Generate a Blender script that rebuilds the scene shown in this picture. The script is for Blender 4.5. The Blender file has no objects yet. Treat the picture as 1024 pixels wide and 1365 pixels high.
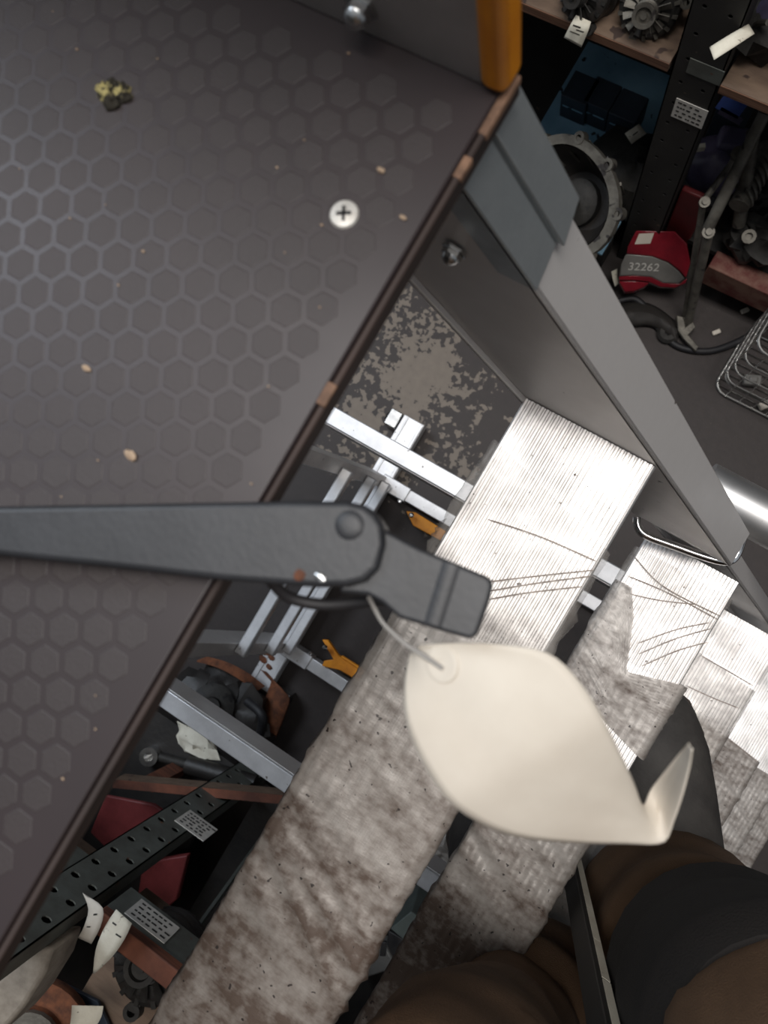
import bpy, bmesh, math, random
from mathutils import Vector, Matrix, noise as mnoise
random.seed(7)
C = bpy.context.scene.collection
PI = math.pi

# ---------------------------------------------------------------- camera
CZ = 1.75                      # camera height above the floor (m)
TH = math.radians(11.4)        # tilt away from straight down
FPX = 1025.0                   # focal length in pixels of the 1024 x 1365 frame
CA, SA = 0.862, 0.507          # roll of the ladder axes in the frame
E1 = Vector((0, 1, 0))
E2 = Vector((math.cos(TH), 0, -math.sin(TH)))
BK = Vector((math.sin(TH), 0, math.cos(TH)))
RT = E1 * SA + E2 * CA
UP = E1 * CA - E2 * SA
cam_d = bpy.data.cameras.new('camera')
cam = bpy.data.objects.new('camera', cam_d); C.objects.link(cam)
M = Matrix.Identity(4)
for i in range(3):
    M[i][0], M[i][1], M[i][2] = RT[i], UP[i], BK[i]
M[2][3] = CZ
cam.matrix_world = M
cam_d.sensor_fit = 'VERTICAL'; cam_d.sensor_height = 36.0
cam_d.lens = FPX / 1365.0 * 36.0
cam_d.clip_start = 0.01
cam_d.dof.use_dof = True; cam_d.dof.focus_distance = 0.60; cam_d.dof.aperture_fstop = 15.0
bpy.context.scene.camera = cam

# ---------------------------------------------------------------- light
sc = bpy.context.scene
sc.view_settings.view_transform = 'Standard'; sc.view_settings.look = 'None'
sc.view_settings.gamma = 1.0; sc.view_settings.use_curve_mapping = False
sc.view_settings.exposure = 0.0
wd = bpy.data.worlds.new('world'); sc.world = wd; wd.use_nodes = True
wd.node_tree.nodes['Background'].inputs[0].default_value = (0.86, 0.92, 1.0, 1)
wd.node_tree.nodes['Background'].inputs[1].default_value = 0.30

def area(name, loc, target, sx, sy, power, col):
    l = bpy.data.lights.new(name, 'AREA'); l.shape = 'RECTANGLE'; l.size = sx; l.size_y = sy
    l.energy = power; l.color = col
    o = bpy.data.objects.new(name, l); C.objects.link(o)
    o.location = loc
    o.rotation_euler = (Vector(target) - Vector(loc)).to_track_quat('-Z', 'Y').to_euler()
    return o
area('roof_light', (0.15, 0.35, 4.6), (0.15, 0.1, 0), 2.6, 0.9, 115, (1.0, 0.96, 0.92))
area('roof_skylight', (-3.7, 1.1, 5.0), (-0.3, 0.1, 1.5), 2.8, 2.2, 170, (0.80, 0.89, 1.0))

# ---------------------------------------------------------------- materials
def rgb(h):
    h = h.lstrip('#'); v = [int(h[i:i+2], 16) / 255 for i in (0, 2, 4)]
    return tuple(((c / 12.92) if c <= 0.04045 else ((c + 0.055) / 1.055) ** 2.4) for c in v) + (1,)
MATS = {}
def mat(name, c1, c2=None, rough=0.6, metal=0.0, nscale=30.0, lo=0.35, hi=0.65, bump=0.0, bscale=200.0,
        stretch=(1, 1, 1), spots=None, sscale=150.0, sth=0.68, rvar=0.0, alpha=1.0, coords='Object', spec=0.5, detail=6.0):
    m = bpy.data.materials.new(name); m.use_nodes = True; MATS[name] = m
    nt = m.node_tree; N = nt.nodes; L = nt.links; b = N['Principled BSDF']
    b.inputs['Roughness'].default_value = rough; b.inputs['Metallic'].default_value = metal
    b.inputs['Specular IOR Level'].default_value = spec
    if alpha < 1: b.inputs['Alpha'].default_value = alpha
    tc = N.new('ShaderNodeTexCoord'); mp = N.new('ShaderNodeMapping'); mp.inputs['Scale'].default_value = stretch
    L.new(tc.outputs[coords], mp.inputs['Vector'])
    c1 = rgb(c1) if isinstance(c1, str) else c1
    col = None
    if c2 is not None:
        c2 = rgb(c2) if isinstance(c2, str) else c2
        n = N.new('ShaderNodeTexNoise'); n.inputs['Scale'].default_value = nscale; n.inputs['Detail'].default_value = detail
        n.inputs['Roughness'].default_value = 0.62
        L.new(mp.outputs[0], n.inputs['Vector'])
        r = N.new('ShaderNodeMapRange'); r.inputs[1].default_value = lo; r.inputs[2].default_value = hi
        L.new(n.outputs[0], r.inputs[0])
        mx = N.new('ShaderNodeMix'); mx.data_type = 'RGBA'
        mx.inputs[6].default_value = c1; mx.inputs[7].default_value = c2
        L.new(r.outputs[0], mx.inputs[0]); col = mx.outputs[2]
        if rvar:
            r2 = N.new('ShaderNodeMapRange'); r2.inputs[3].default_value = rough; r2.inputs[4].default_value = rough + rvar
            L.new(r.outputs[0], r2.inputs[0]); L.new(r2.outputs[0], b.inputs['Roughness'])
    if spots:
        n = N.new('ShaderNodeTexNoise'); n.inputs['Scale'].default_value = sscale; n.inputs['Detail'].default_value = 2
        L.new(tc.outputs[coords], n.inputs['Vector'])
        r = N.new('ShaderNodeMapRange'); r.inputs[1].default_value = sth; r.inputs[2].default_value = sth + 0.04
        L.new(n.outputs[0], r.inputs[0])
        mx = N.new('ShaderNodeMix'); mx.data_type = 'RGBA'; mx.inputs[7].default_value = rgb(spots)
        if col: L.new(col, mx.inputs[6])
        else: mx.inputs[6].default_value = c1
        L.new(r.outputs[0], mx.inputs[0]); col = mx.outputs[2]
        if metal:
            r3 = N.new('ShaderNodeMapRange'); r3.inputs[3].default_value = metal; r3.inputs[4].default_value = 0
            L.new(r.outputs[0], r3.inputs[0]); L.new(r3.outputs[0], b.inputs['Metallic'])
    if col: L.new(col, b.inputs['Base Color'])
    else: b.inputs['Base Color'].default_value = c1
    if bump:
        n = N.new('ShaderNodeTexNoise'); n.inputs['Scale'].default_value = bscale; n.inputs['Detail'].default_value = 4
        L.new(mp.outputs[0], n.inputs['Vector'])
        bp = N.new('ShaderNodeBump'); bp.inputs['Strength'].default_value = bump; bp.inputs['Distance'].default_value = 0.002
        L.new(n.outputs[0], bp.inputs['Height']); L.new(bp.outputs[0], b.inputs['Normal'])
    return m

mat('tread', (0.80, 0.78, 0.765, 1), (0.62, 0.60, 0.585, 1), rough=0.37, metal=0.9, nscale=25, rvar=0.15, spots='#4a3d36', sscale=230, sth=0.70)
mat('alu', (0.80, 0.80, 0.80, 1), (0.62, 0.61, 0.60, 1), rough=0.33, metal=0.95, nscale=20, rvar=0.12, spots='#4c4440', sscale=160, sth=0.73, stretch=(1, 1, 1))
mat('alu_bright', (0.72, 0.72, 0.73, 1), (0.60, 0.60, 0.61, 1), rough=0.42, metal=0.55, nscale=40, spots='#5a5048', sscale=120, sth=0.72)
mat('alu_dark', (0.74, 0.715, 0.70, 1), (0.61, 0.59, 0.575, 1), rough=0.44, metal=0.62, nscale=9, lo=0.3, hi=0.7, rvar=0.15, spots='#4a4340', sscale=90, sth=0.74)
mat('galv', (0.42, 0.45, 0.46, 1), (0.33, 0.355, 0.365, 1), rough=0.42, metal=0.8, nscale=60, rvar=0.1)
mat('plate', (0.56, 0.55, 0.535, 1), (0.47, 0.46, 0.45, 1), rough=0.48, metal=0.8, nscale=40)
mat('chrome', (0.88, 0.88, 0.88, 1), rough=0.14, metal=1.0)
mat('zinc', (0.62, 0.63, 0.62, 1), (0.4, 0.4, 0.4, 1), rough=0.25, metal=1.0, nscale=80)
mat('orange', '#ee9a1a', '#d07d10', rough=0.5, nscale=30)
mat('board', '#332b2c', '#2c2526', rough=0.40, nscale=14, rvar=0.05, spec=0.42)
mat('board_edge', '#3a2c27', '#251c1a', rough=0.75, nscale=40, stretch=(1, 0.25, 3))
mat('raw_wood', '#8a6a54', '#4a372c', rough=0.8, nscale=90)
mat('hexcell', '#312929', '#2b2424', rough=0.56, nscale=14, bump=0.12, bscale=1800)
mat('screw', '#d8d6d0', '#b9b5ae', rough=0.35, metal=0.4, nscale=200)
mat('wiper', '#222326', '#2b2c2f', rough=0.48, nscale=60, bump=0.05, bscale=500)
mat('rubber', '#17171a', '#222022', rough=0.6, nscale=40)
mat('paper', '#cec6b9', '#bfb5a7', rough=0.75, nscale=22, lo=0.35, hi=0.8)
mat('paper_white', '#e8e3d2', '#d8d1bf', rough=0.75, nscale=40, spots='#8e8474', sscale=120, sth=0.70)
mat('film_fold', '#a2958c', '#75675e', rough=0.5, nscale=60)
mat('string', '#8f8c88', rough=0.8)
mat('trousers', '#6a5039', '#553f2b', rough=0.9, nscale=18, bump=0.35, bscale=900, detail=8)
mat('black_band', '#131110', '#1a1614', rough=0.9, nscale=30, bump=0.3, bscale=700)
mat('jacket', '#2a2724', '#35302c', rough=0.9, nscale=20, bump=0.3, bscale=500)
mat('boot', '#3c3936', '#2d2a28', rough=0.75, nscale=30, bump=0.2, bscale=300)
mat('sole', '#443b36', '#332c28', rough=0.85, nscale=60)
mat('ply', '#74604f', '#5a483b', rough=0.75, nscale=12, stretch=(1, 4, 4), spots='#3b2c25', sscale=40, sth=0.66)
mat('ply_edge', '#84604a', '#55392b', rough=0.8, nscale=30, stretch=(0.3, 0.3, 8))
mat('ply_red', '#86503a', '#523024', rough=0.8, nscale=30, stretch=(0.3, 0.3, 6))
mat('rack_steel', '#6c706a', '#565650', rough=0.55, metal=0.25, nscale=20, spots='#6b4630', sscale=50, sth=0.70)
mat('rack_dark', '#2c2a27', '#23201e', rough=0.65, nscale=20, spots='#55483c', sscale=60, sth=0.72)
mat('rack_red', '#5e2a24', '#7a5a4c', rough=0.7, nscale=25, lo=0.4, hi=0.6)
mat('cast_alu', '#7c786f', '#56524c', rough=0.55, metal=0.6, nscale=25, bump=0.4, bscale=120, spots='#2a2624', sscale=40, sth=0.62)
mat('cast_dark', '#3c3a37', '#262422', rough=0.65, metal=0.35, nscale=25, bump=0.4, bscale=120, spots='#141211', sscale=40, sth=0.6)
mat('oily', '#211f1e', '#2e2a27', rough=0.5, nscale=25, bump=0.3, bscale=100)
mat('black_plastic', '#1b1a1b', '#252324', rough=0.5, nscale=25)
mat('blue_board', '#86b0c8', '#6a93ab', rough=0.55, nscale=8, spots='#14181c', sscale=45, sth=0.64)
mat('blue_dark', '#2f3a47', '#232b36', rough=0.6, nscale=20)
mat('blue_bright', '#5f83e8', '#5a72c5', rough=0.5, nscale=20)
mat('purple_plastic', '#6a6480', '#4c475c', rough=0.35, nscale=14)
mat('red_lens', '#8a1f2b', '#651520', rough=0.18, nscale=14, spec=0.6)
mat('red_dim', '#7a2a2c', '#5f2022', rough=0.45, nscale=14)
mat('grey_lens', '#75736f', '#605e5b', rough=0.25, nscale=10)
mat('ink', '#b5b2ac', rough=0.8)
mat('rust', '#7c4a2e', '#4c2d1e', rough=0.85, nscale=50)
mat('floor_black', '#252220', '#2c2825', rough=0.7, nscale=20)
mat('wire', (0.62, 0.62, 0.60, 1), rough=0.3, metal=1.0)
mat('blue_shop', '#4a7fa0', '#355f7c', rough=0.5, nscale=20)
mat('green_grey', '#4c5450', '#414845', rough=0.6, nscale=20)
mat('clear_bag', '#b9b2aa', '#8c857e', rough=0.3, nscale=40, alpha=0.75)
mat('moss', '#a59a66', '#262219', rough=0.9, nscale=260, lo=.42, hi=.5)
mat('chip', '#a8937c', '#8a735e', rough=0.8, nscale=100)
mat('dusty', '#a59a8c', '#7e7468', rough=0.85, nscale=30, bump=0.3, bscale=90)
mat('wall', '#3a3735', '#2e2b29', rough=0.9, nscale=3)
mat('red_part', '#9a4444', '#702e2e', rough=0.5, nscale=14)

def mat_floor():
    m = bpy.data.materials.new('floor'); m.use_nodes = True; MATS['floor'] = m
    nt = m.node_tree; N = nt.nodes; L = nt.links; b = N['Principled BSDF']
    tc = N.new('ShaderNodeTexCoord')
    n1 = N.new('ShaderNodeTexNoise'); n1.inputs['Scale'].default_value = 10; n1.inputs['Detail'].default_value = 9; n1.inputs['Roughness'].default_value = 0.62
    n2 = N.new('ShaderNodeTexNoise'); n2.inputs['Scale'].default_value = 60; n2.inputs['Detail'].default_value = 6
    n3 = N.new('ShaderNodeTexNoise'); n3.inputs['Scale'].default_value = 420; n3.inputs['Detail'].default_value = 2
    for n in (n1, n2, n3): L.new(tc.outputs['Object'], n.inputs['Vector'])
    # islands of old paint around one worn spot: radial distance in metres
    mp = N.new('ShaderNodeMapping'); mp.inputs['Location'].default_value = (0.47, -0.30, 0)
    mp.vector_type = 'POINT'
    L.new(tc.outputs['Object'], mp.inputs['Vector'])
    mp2 = N.new('ShaderNodeMapping'); mp2.inputs['Scale'].default_value = (2.1, 1.9, 1)
    L.new(mp.outputs[0], mp2.inputs['Vector'])
    ln = N.new('ShaderNodeVectorMath'); ln.operation = 'LENGTH'; L.new(mp2.outputs[0], ln.inputs[0])
    # level = noise*1.0 + fine*0.22 - dist*0.33
    a = N.new('ShaderNodeMath'); a.operation = 'MULTIPLY_ADD'; a.inputs[1].default_value = 0.62
    L.new(n2.outputs[0], a.inputs[0]); L.new(n1.outputs[0], a.inputs[2])
    s = N.new('ShaderNodeMath'); s.operation = 'MULTIPLY_ADD'; s.inputs[1].default_value = -0.36
    L.new(ln.outputs['Value'], s.inputs[0]); L.new(a.outputs[0], s.inputs[2])
    r = N.new('ShaderNodeMapRange'); r.inputs[1].default_value = 0.70; r.inputs[2].default_value = 0.725
    L.new(s.outputs[0], r.inputs[0])
    g = N.new('ShaderNodeMix'); g.data_type = 'RGBA'; g.inputs[6].default_value = rgb('#282220'); g.inputs[7].default_value = rgb('#352c29')
    L.new(n2.outputs[0], g.inputs[0])
    p = N.new('ShaderNodeMix'); p.data_type = 'RGBA'; p.inputs[6].default_value = rgb('#645b52'); p.inputs[7].default_value = rgb('#7b7064')
    L.new(n2.outputs[0], p.inputs[0])
    mx = N.new('ShaderNodeMix'); mx.data_type = 'RGBA'
    L.new(r.outputs[0], mx.inputs[0]); L.new(g.outputs[2], mx.inputs[6]); L.new(p.outputs[2], mx.inputs[7])
    sp = N.new('ShaderNodeMapRange'); sp.inputs[1].default_value = 0.72; sp.inputs[2].default_value = 0.75
    L.new(n3.outputs[0], sp.inputs[0])
    mx2 = N.new('ShaderNodeMix'); mx2.data_type = 'RGBA'; mx2.inputs[7].default_value = rgb('#6b625a')
    L.new(sp.outputs[0], mx2.inputs[0]); L.new(mx.outputs[2], mx2.inputs[6])
    L.new(mx2.outputs[2], b.inputs['Base Color'])
    b.inputs['Roughness'].default_value = 0.62
    bp = N.new('ShaderNodeBump'); bp.inputs['Strength'].default_value = 0.25; bp.inputs['Distance'].default_value = 0.003
    L.new(s.outputs[0], bp.inputs['Height']); L.new(bp.outputs[0], b.inputs['Normal'])
mat_floor()

def mat_film():
    """dirty stretch film: greyish clear plastic over ribbed metal with brown dirt in the helical folds, plus painted shade"""
    m = bpy.data.materials.new('film'); m.use_nodes = True; MATS['film'] = m
    nt = m.node_tree; N = nt.nodes; L = nt.links; b = N['Principled BSDF']
    tc = N.new('ShaderNodeTexCoord')
    rot = N.new('ShaderNodeMapping'); rot.inputs['Rotation'].default_value = (0, 0, math.radians(30)); rot.inputs['Scale'].default_value = (1.0, 3.2, 1.0)
    L.new(tc.outputs['Object'], rot.inputs['Vector'])
    n1 = N.new('ShaderNodeTexNoise'); n1.inputs['Scale'].default_value = 9; n1.inputs['Detail'].default_value = 8; n1.inputs['Roughness'].default_value = 0.68
    L.new(rot.outputs[0], n1.inputs['Vector'])
    n2 = N.new('ShaderNodeTexNoise'); n2.inputs['Scale'].default_value = 160; n2.inputs['Detail'].default_value = 5
    L.new(tc.outputs['Object'], n2.inputs['Vector'])
    a = N.new('ShaderNodeMath'); a.operation = 'MULTIPLY_ADD'; a.inputs[1].default_value = 0.42
    L.new(n2.outputs[0], a.inputs[0]); L.new(n1.outputs[0], a.inputs[2])
    at_ = N.new('ShaderNodeAttribute'); at_.attribute_name = 'grime_shade'  # dirt mask; on the first step it also carries painted shadow
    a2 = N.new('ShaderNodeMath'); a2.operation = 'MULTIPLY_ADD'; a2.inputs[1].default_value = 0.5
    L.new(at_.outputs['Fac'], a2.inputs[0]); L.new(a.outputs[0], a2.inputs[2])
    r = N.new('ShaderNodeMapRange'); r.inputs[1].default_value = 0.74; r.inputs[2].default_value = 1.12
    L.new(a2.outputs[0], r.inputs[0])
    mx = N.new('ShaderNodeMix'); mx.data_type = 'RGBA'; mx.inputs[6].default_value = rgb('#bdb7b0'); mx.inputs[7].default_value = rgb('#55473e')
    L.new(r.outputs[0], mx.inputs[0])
    v = N.new('ShaderNodeTexNoise'); v.inputs['Scale'].default_value = 260; v.inputs['Detail'].default_value = 1
    L.new(tc.outputs['Object'], v.inputs['Vector'])
    vr = N.new('ShaderNodeMapRange'); vr.inputs[1].default_value = 0.72; vr.inputs[2].default_value = 0.75
    L.new(v.outputs[0], vr.inputs[0])
    mx2 = N.new('ShaderNodeMix'); mx2.data_type = 'RGBA'; mx2.inputs[7].default_value = rgb('#2a211d')
    L.new(vr.outputs[0], mx2.inputs[0]); L.new(mx.outputs[2], mx2.inputs[6])
    L.new(mx2.outputs[2], b.inputs['Base Color'])
    b.inputs['Metallic'].default_value = 0.15
    rr = N.new('ShaderNodeMapRange'); rr.inputs[3].default_value = 0.30; rr.inputs[4].default_value = 0.65
    L.new(r.outputs[0], rr.inputs[0]); L.new(rr.outputs[0], b.inputs['Roughness'])
    ra = N.new('ShaderNodeMapRange'); ra.inputs[3].default_value = 0.62; ra.inputs[4].default_value = 0.94
    L.new(r.outputs[0], ra.inputs[0])
    cv_ = N.new('ShaderNodeAttribute'); cv_.attribute_name = 'cover'
    mu = N.new('ShaderNodeMath'); mu.operation = 'MULTIPLY'; L.new(ra.outputs[0], mu.inputs[0]); L.new(cv_.outputs['Fac'], mu.inputs[1])
    L.new(mu.outputs[0], b.inputs['Alpha'])
    w = N.new('ShaderNodeTexWave'); w.wave_type = 'BANDS'; w.bands_direction = 'X'; w.inputs['Scale'].default_value = 47.0; w.inputs['Distortion'].default_value = 0.6
    L.new(tc.outputs['Object'], w.inputs['Vector'])
    ad = N.new('ShaderNodeMath'); ad.operation = 'MULTIPLY_ADD'; ad.inputs[1].default_value = 0.16
    L.new(w.outputs['Fac'], ad.inputs[0]); L.new(n1.outputs[0], ad.inputs[2])
    bp = N.new('ShaderNodeBump'); bp.inputs['Strength'].default_value = 0.5; bp.inputs['Distance'].default_value = 0.003
    L.new(ad.outputs[0], bp.inputs['Height']); L.new(bp.outputs[0], b.inputs['Normal'])
mat_film()

def mat_label():
    """white paper with lines of faded print"""
    m = bpy.data.materials.new('label_print'); m.use_nodes = True; MATS['label_print'] = m
    nt = m.node_tree; N = nt.nodes; L = nt.links; b = N['Principled BSDF']
    tc = N.new('ShaderNodeTexCoord')
    n = N.new('ShaderNodeTexNoise'); n.inputs['Scale'].default_value = 4; n.inputs['Detail'].default_value = 4
    L.new(tc.outputs['Generated'], n.inputs['Vector'])
    mx = N.new('ShaderNodeMix'); mx.data_type = 'RGBA'; mx.inputs[6].default_value = rgb('#b0aaa2'); mx.inputs[7].default_value = rgb('#e2ddd4')
    L.new(n.outputs[0], mx.inputs[0]); L.new(mx.outputs[2], b.inputs['Base Color'])
    b.inputs['Roughness'].default_value = 0.7
mat_label()

# ---------------------------------------------------------------- helpers
def at(px, py, H):
    """world point that stands H metres below camera height on the line of sight of a measured photo pixel"""
    dx, dy = px - 512.0, py - 682.5
    t = (CA * dx + SA * dy) / FPX; s = (SA * dx - CA * dy) / FPX
    d = -BK + E2 * t + E1 * s
    k = H / -d.z
    return Vector((d.x * k, d.y * k, CZ - H))
def P(x, y, H): return Vector((x, y, CZ - H))

def wloc(o):
    v = Vector((0, 0, 0))
    while o is not None:
        v += o.location; o = o.parent
    return v
def tag(o, label, cat, group=None, kind=None):
    o['label'] = label; o['category'] = cat
    if group: o['group'] = group
    if kind: o['kind'] = kind
    return o
def thing(name, loc, label, cat, group=None):
    o = bpy.data.objects.new(name, None); C.objects.link(o); o.location = loc; o.empty_display_size = 0.05
    return tag(o, label, cat, group)

class MB:
    def __init__(self): self.v = []; self.f = []
    def add(self, vs, fs):
        n = len(self.v); self.v += [Vector(q) for q in vs]; self.f += [tuple(i + n for i in f) for f in fs]; return self
    def box(self, c, s, rot=None):
        c = Vector(c); hx, hy, hz = s[0] / 2, s[1] / 2, s[2] / 2
        vs = [Vector((x, y, z)) for x in (-hx, hx) for y in (-hy, hy) for z in (-hz, hz)]
        if rot is not None: vs = [rot @ q for q in vs]
        return self.add([c + q for q in vs], [(0, 1, 3, 2), (4, 6, 7, 5), (0, 4, 5, 1), (2, 3, 7, 6), (0, 2, 6, 4), (1, 5, 7, 3)])
    def box2(self, a, b):
        a = Vector(a); b = Vector(b)
        return self.box((a + b) / 2, [abs(b[i] - a[i]) for i in range(3)])
    def beam(self, p0, p1, w, h, upv=(0, 0, 1)):
        """bar from p0 to p1 (axis through the middle), w across, h along upv"""
        p0 = Vector(p0); p1 = Vector(p1); d = (p1 - p0); l = d.length; d.normalize()
        u = Vector(upv); u = (u - d * u.dot(d)).normalized(); r = d.cross(u)
        R = Matrix((d, r, u)).transposed()
        return self.box((p0 + p1) / 2, (l, w, h), R)
    def tube(self, pts, r, n=10, cap=True, closed=False):
        pts = [Vector(q) for q in pts]; m = len(pts)
        rs = r if isinstance(r, (list, tuple)) else [r] * m
        vs = []; prev = None
        for i in range(m):
            a = pts[i - 1] if (i > 0 or closed) else pts[i]
            b = pts[(i + 1) % m] if (i < m - 1 or closed) else pts[i]
            d = (b - a).normalized()
            if prev is None:
                u = d.orthogonal().normalized()
            else:
                u = prev - d * prev.dot(d)
                u = u.normalized() if u.length > 1e-6 else d.orthogonal().normalized()
            prev = u; w = d.cross(u)
            for k in range(n):
                t = 2 * PI * k / n
                vs.append(pts[i] + (u * math.cos(t) + w * math.sin(t)) * rs[i])
        fs = []
        mm = m if closed else m - 1
        for i in range(mm):
            for k in range(n):
                a = i * n + k; b = i * n + (k + 1) % n; j = (i + 1) % m
                fs.append((a, b, j * n + (k + 1) % n, j * n + k))
        if cap and not closed:
            fs.append(tuple(range(n))[::-1]); fs.append(tuple((m - 1) * n + k for k in range(n)))
        return self.add(vs, fs)
    def cyl(self, p0, p1, r, n=16, r1=None):
        return self.tube([p0, p1], [r, r if r1 is None else r1], n)
    def lathe(self, o, axis, prof, n=24, xdir=None):
        """prof: list of (radius, height along axis)"""
        o = Vector(o); a = Vector(axis).normalized()
        u = a.orthogonal().normalized() if xdir is None else (Vector(xdir) - a * Vector(xdir).dot(a)).normalized()
        w = a.cross(u); vs = []; fs = []
        for (r, h) in prof:
            for k in range(n):
                t = 2 * PI * k / n
                vs.append(o + a * h + (u * math.cos(t) + w * math.sin(t)) * r)
        for i in range(len(prof) - 1):
            for k in range(n):
                fs.append((i * n + k, i * n + (k + 1) % n, (i + 1) * n + (k + 1) % n, (i + 1) * n + k))
        if prof[0][0] > 1e-6: fs.append(tuple(range(n))[::-1])
        if prof[-1][0] > 1e-6: fs.append(tuple((len(prof) - 1) * n + k for k in range(n)))
        return self.add(vs, fs)
    def prism(self, pts, vec):
        pts = [Vector(q) for q in pts]; n = len(pts); vec = Vector(vec)
        return self.add(pts + [q + vec for q in pts],
                        [tuple(range(n))[::-1], tuple(range(n, 2 * n))] + [(i, (i + 1) % n, n + (i + 1) % n, n + i) for i in range(n)])
    def sphere(self, c, r, n=12, m=8, sc=(1, 1, 1), jit=0.0):
        c = Vector(c); vs = []; fs = []
        for i in range(m + 1):
            th = PI * i / m
            for k in range(n):
                ph = 2 * PI * k / n
                q = Vector((math.sin(th) * math.cos(ph) * sc[0], math.sin(th) * math.sin(ph) * sc[1], math.cos(th) * sc[2])) * r
                if jit: q *= 1 + jit * mnoise.noise(q * (3 / r) + c * 31)
                vs.append(c + q)
        for i in range(m):
            for k in range(n):
                fs.append((i * n + k, (i + 1) * n + k, (i + 1) * n + (k + 1) % n, i * n + (k + 1) % n))
        return self.add(vs, fs)
    def build(self, name, m, parent=None, smooth=False, bevel=0.0, seg=2, label=None, sharp=40):
        off = wloc(parent) if parent else Vector((0, 0, 0))
        me = bpy.data.meshes.new(name)
        me.from_pydata([tuple(q - off) for q in self.v], [], self.f)
        bm = bmesh.new(); bm.from_mesh(me)
        bmesh.ops.recalc_face_normals(bm, faces=bm.faces); bm.to_mesh(me); bm.free()
        o = bpy.data.objects.new(name, me); C.objects.link(o)
        if m: me.materials.append(MATS[m])
        if parent: o.parent = parent
        if bevel:
            b = o.modifiers.new('bevel', 'BEVEL'); b.width = bevel; b.segments = seg; b.limit_method = 'ANGLE'; b.angle_limit = math.radians(35)
        if smooth or bevel:
            for p in me.polygons: p.use_smooth = True
            try: me.set_sharp_from_angle(angle=math.radians(sharp))
            except Exception: pass
        if label: o['label'] = label
        return o

def center(mb, o):
    pass
def single(name, mb, m, loc, label, cat, group=None, **kw):
    """a top-level thing made of one mesh, with its origin at loc"""
    o = mb.build(name, m, None, **kw)
    loc = Vector(loc); o.data.transform(Matrix.Translation(-loc)); o.location = loc
    return tag(o, label, cat, group)
def struct(o):
    o['kind'] = 'structure'; return o
def catmull(pts, n):
    pts = [Vector(p) for p in pts]; out = []
    m = len(pts)
    for i in range(n):
        t = i / (n - 1) * (m - 1); k = min(int(t), m - 2); f = t - k
        p0 = pts[max(k - 1, 0)]; p1 = pts[k]; p2 = pts[k + 1]; p3 = pts[min(k + 2, m - 1)]
        out.append(0.5 * ((2 * p1) + (p2 - p0) * f + (2 * p0 - 5 * p1 + 4 * p2 - p3) * f * f + (3 * p1 - p0 - 3 * p2 + p3) * f ** 3))
    return out

# ================================================================ setting
fl = MB().box2((-5, -1.6, -0.05), (5, 1.7, 0)).build('floor', 'floor'); struct(fl)
fl['label'] = 'dark worn concrete floor with peeling patches of old pale paint'
w = struct(MB().box2((-5, 1.62, 0), (5, 1.7, 3.2)).build('wall_back', 'wall')); w['label'] = 'dark wall behind the car part rack'
w = struct(MB().box2((-5, -1.6, 0), (5, -1.52, 3.2)).build('wall_front', 'wall')); w['label'] = 'dark wall behind the lower storage rack'

# ================================================================ the platform ladder
YF, YN = 0.097, -0.417           # inner faces of the two stringers
RISE, GO = 0.232, 0.119
H1, X1 = 0.434, -0.0506
HP = 0.202                       # platform top below camera
lad = thing('platform_ladder', (0, YN + (YF - YN) / 2, 0), 'aluminium platform ladder with brown hexagon-patterned deck and film-wrapped ribbed steps', 'ladder')

# deck
XE = -0.0725
deck_pts = []
brd = MB().box2(P(-0.66, YN - 0.03, HP), P(XE, 0.1245, HP + 0.0095)).build('deck_board', 'board', lad, bevel=0.0008)
MB().box2(P(XE + 0.0001, YN - 0.03, HP + 0.0012), P(XE + 0.0022, 0.1235, HP + 0.0093)).build('edge_strip', 'board_edge', brd, bevel=0.0006)
ch = MB()
for (y0, y1, e) in ((0.104, 0.1235, 0.0016), (0.090, 0.097, 0.0010)):
    ch.box2(P(XE - 0.0004, y0, HP + 0.0010), P(XE + 0.0026, y1, HP + 0.0042))
ch.build('chipped_corner', 'raw_wood', brd, bevel=0.0005, label='pale raw wood showing at the chipped deck corner')
MB().box2(P(XE - 0.0006, 0.0165, HP - 0.0001), P(XE + 0.0025, 0.0235, HP + 0.0018)).build('edge_chip', 'raw_wood', brd, bevel=0.0004)
# raised anti-slip hexagons
hx = MB(); pit = 0.0105; rh = pit * 0.5 / math.cos(PI / 6) * 0.83
row = 0; x = -0.64
while x < XE - 0.006:
    y = YN - 0.01 + (pit / 2 if row % 2 else 0)
    while y < 0.108:
        vs = [P(x + rh * math.cos(PI / 3 * k), y + rh * math.sin(PI / 3 * k), HP - 0.00002) for k in range(6)] + \
             [P(x + rh * 0.95 * math.cos(PI / 3 * k), y + rh * 0.95 * math.sin(PI / 3 * k), HP - 0.00010) for k in range(6)]
        hx.add(vs, [(6, 7, 8, 9, 10, 11)] + [(k, (k + 1) % 6, 6 + (k + 1) % 6, 6 + k) for k in range(6)])
        y += pit
    x += pit * math.cos(PI / 6); row += 1
ho = hx.build('hexagon_relief', 'hexcell', brd); ho['kind'] = 'stuff'
# countersunk cross-head screw
sp = at(459, 286, HP)
s1 = MB().lathe(sp + Vector((0, 0, -0.001)), (0, 0, 1), [(0.0043, 0), (0.0043, 0.0011), (0.0038, 0.0016), (0.0, 0.0019)], 24).build('screw', 'screw', brd, smooth=True, label='bright cross-head screw')
cr = MB()
for a in (0.5, 0.5 + PI / 2):
    cr.box(sp + Vector((0, 0, 0.0009)), (0.0042, 0.0009, 0.0006), Matrix.Rotation(a, 3, 'Z'))
# cross recess stays inside the screw head as a dark inset
for a in (0.5, 0.5 + PI / 2):
    pass
cr.build('screw_recess', 'oily', brd)

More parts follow.
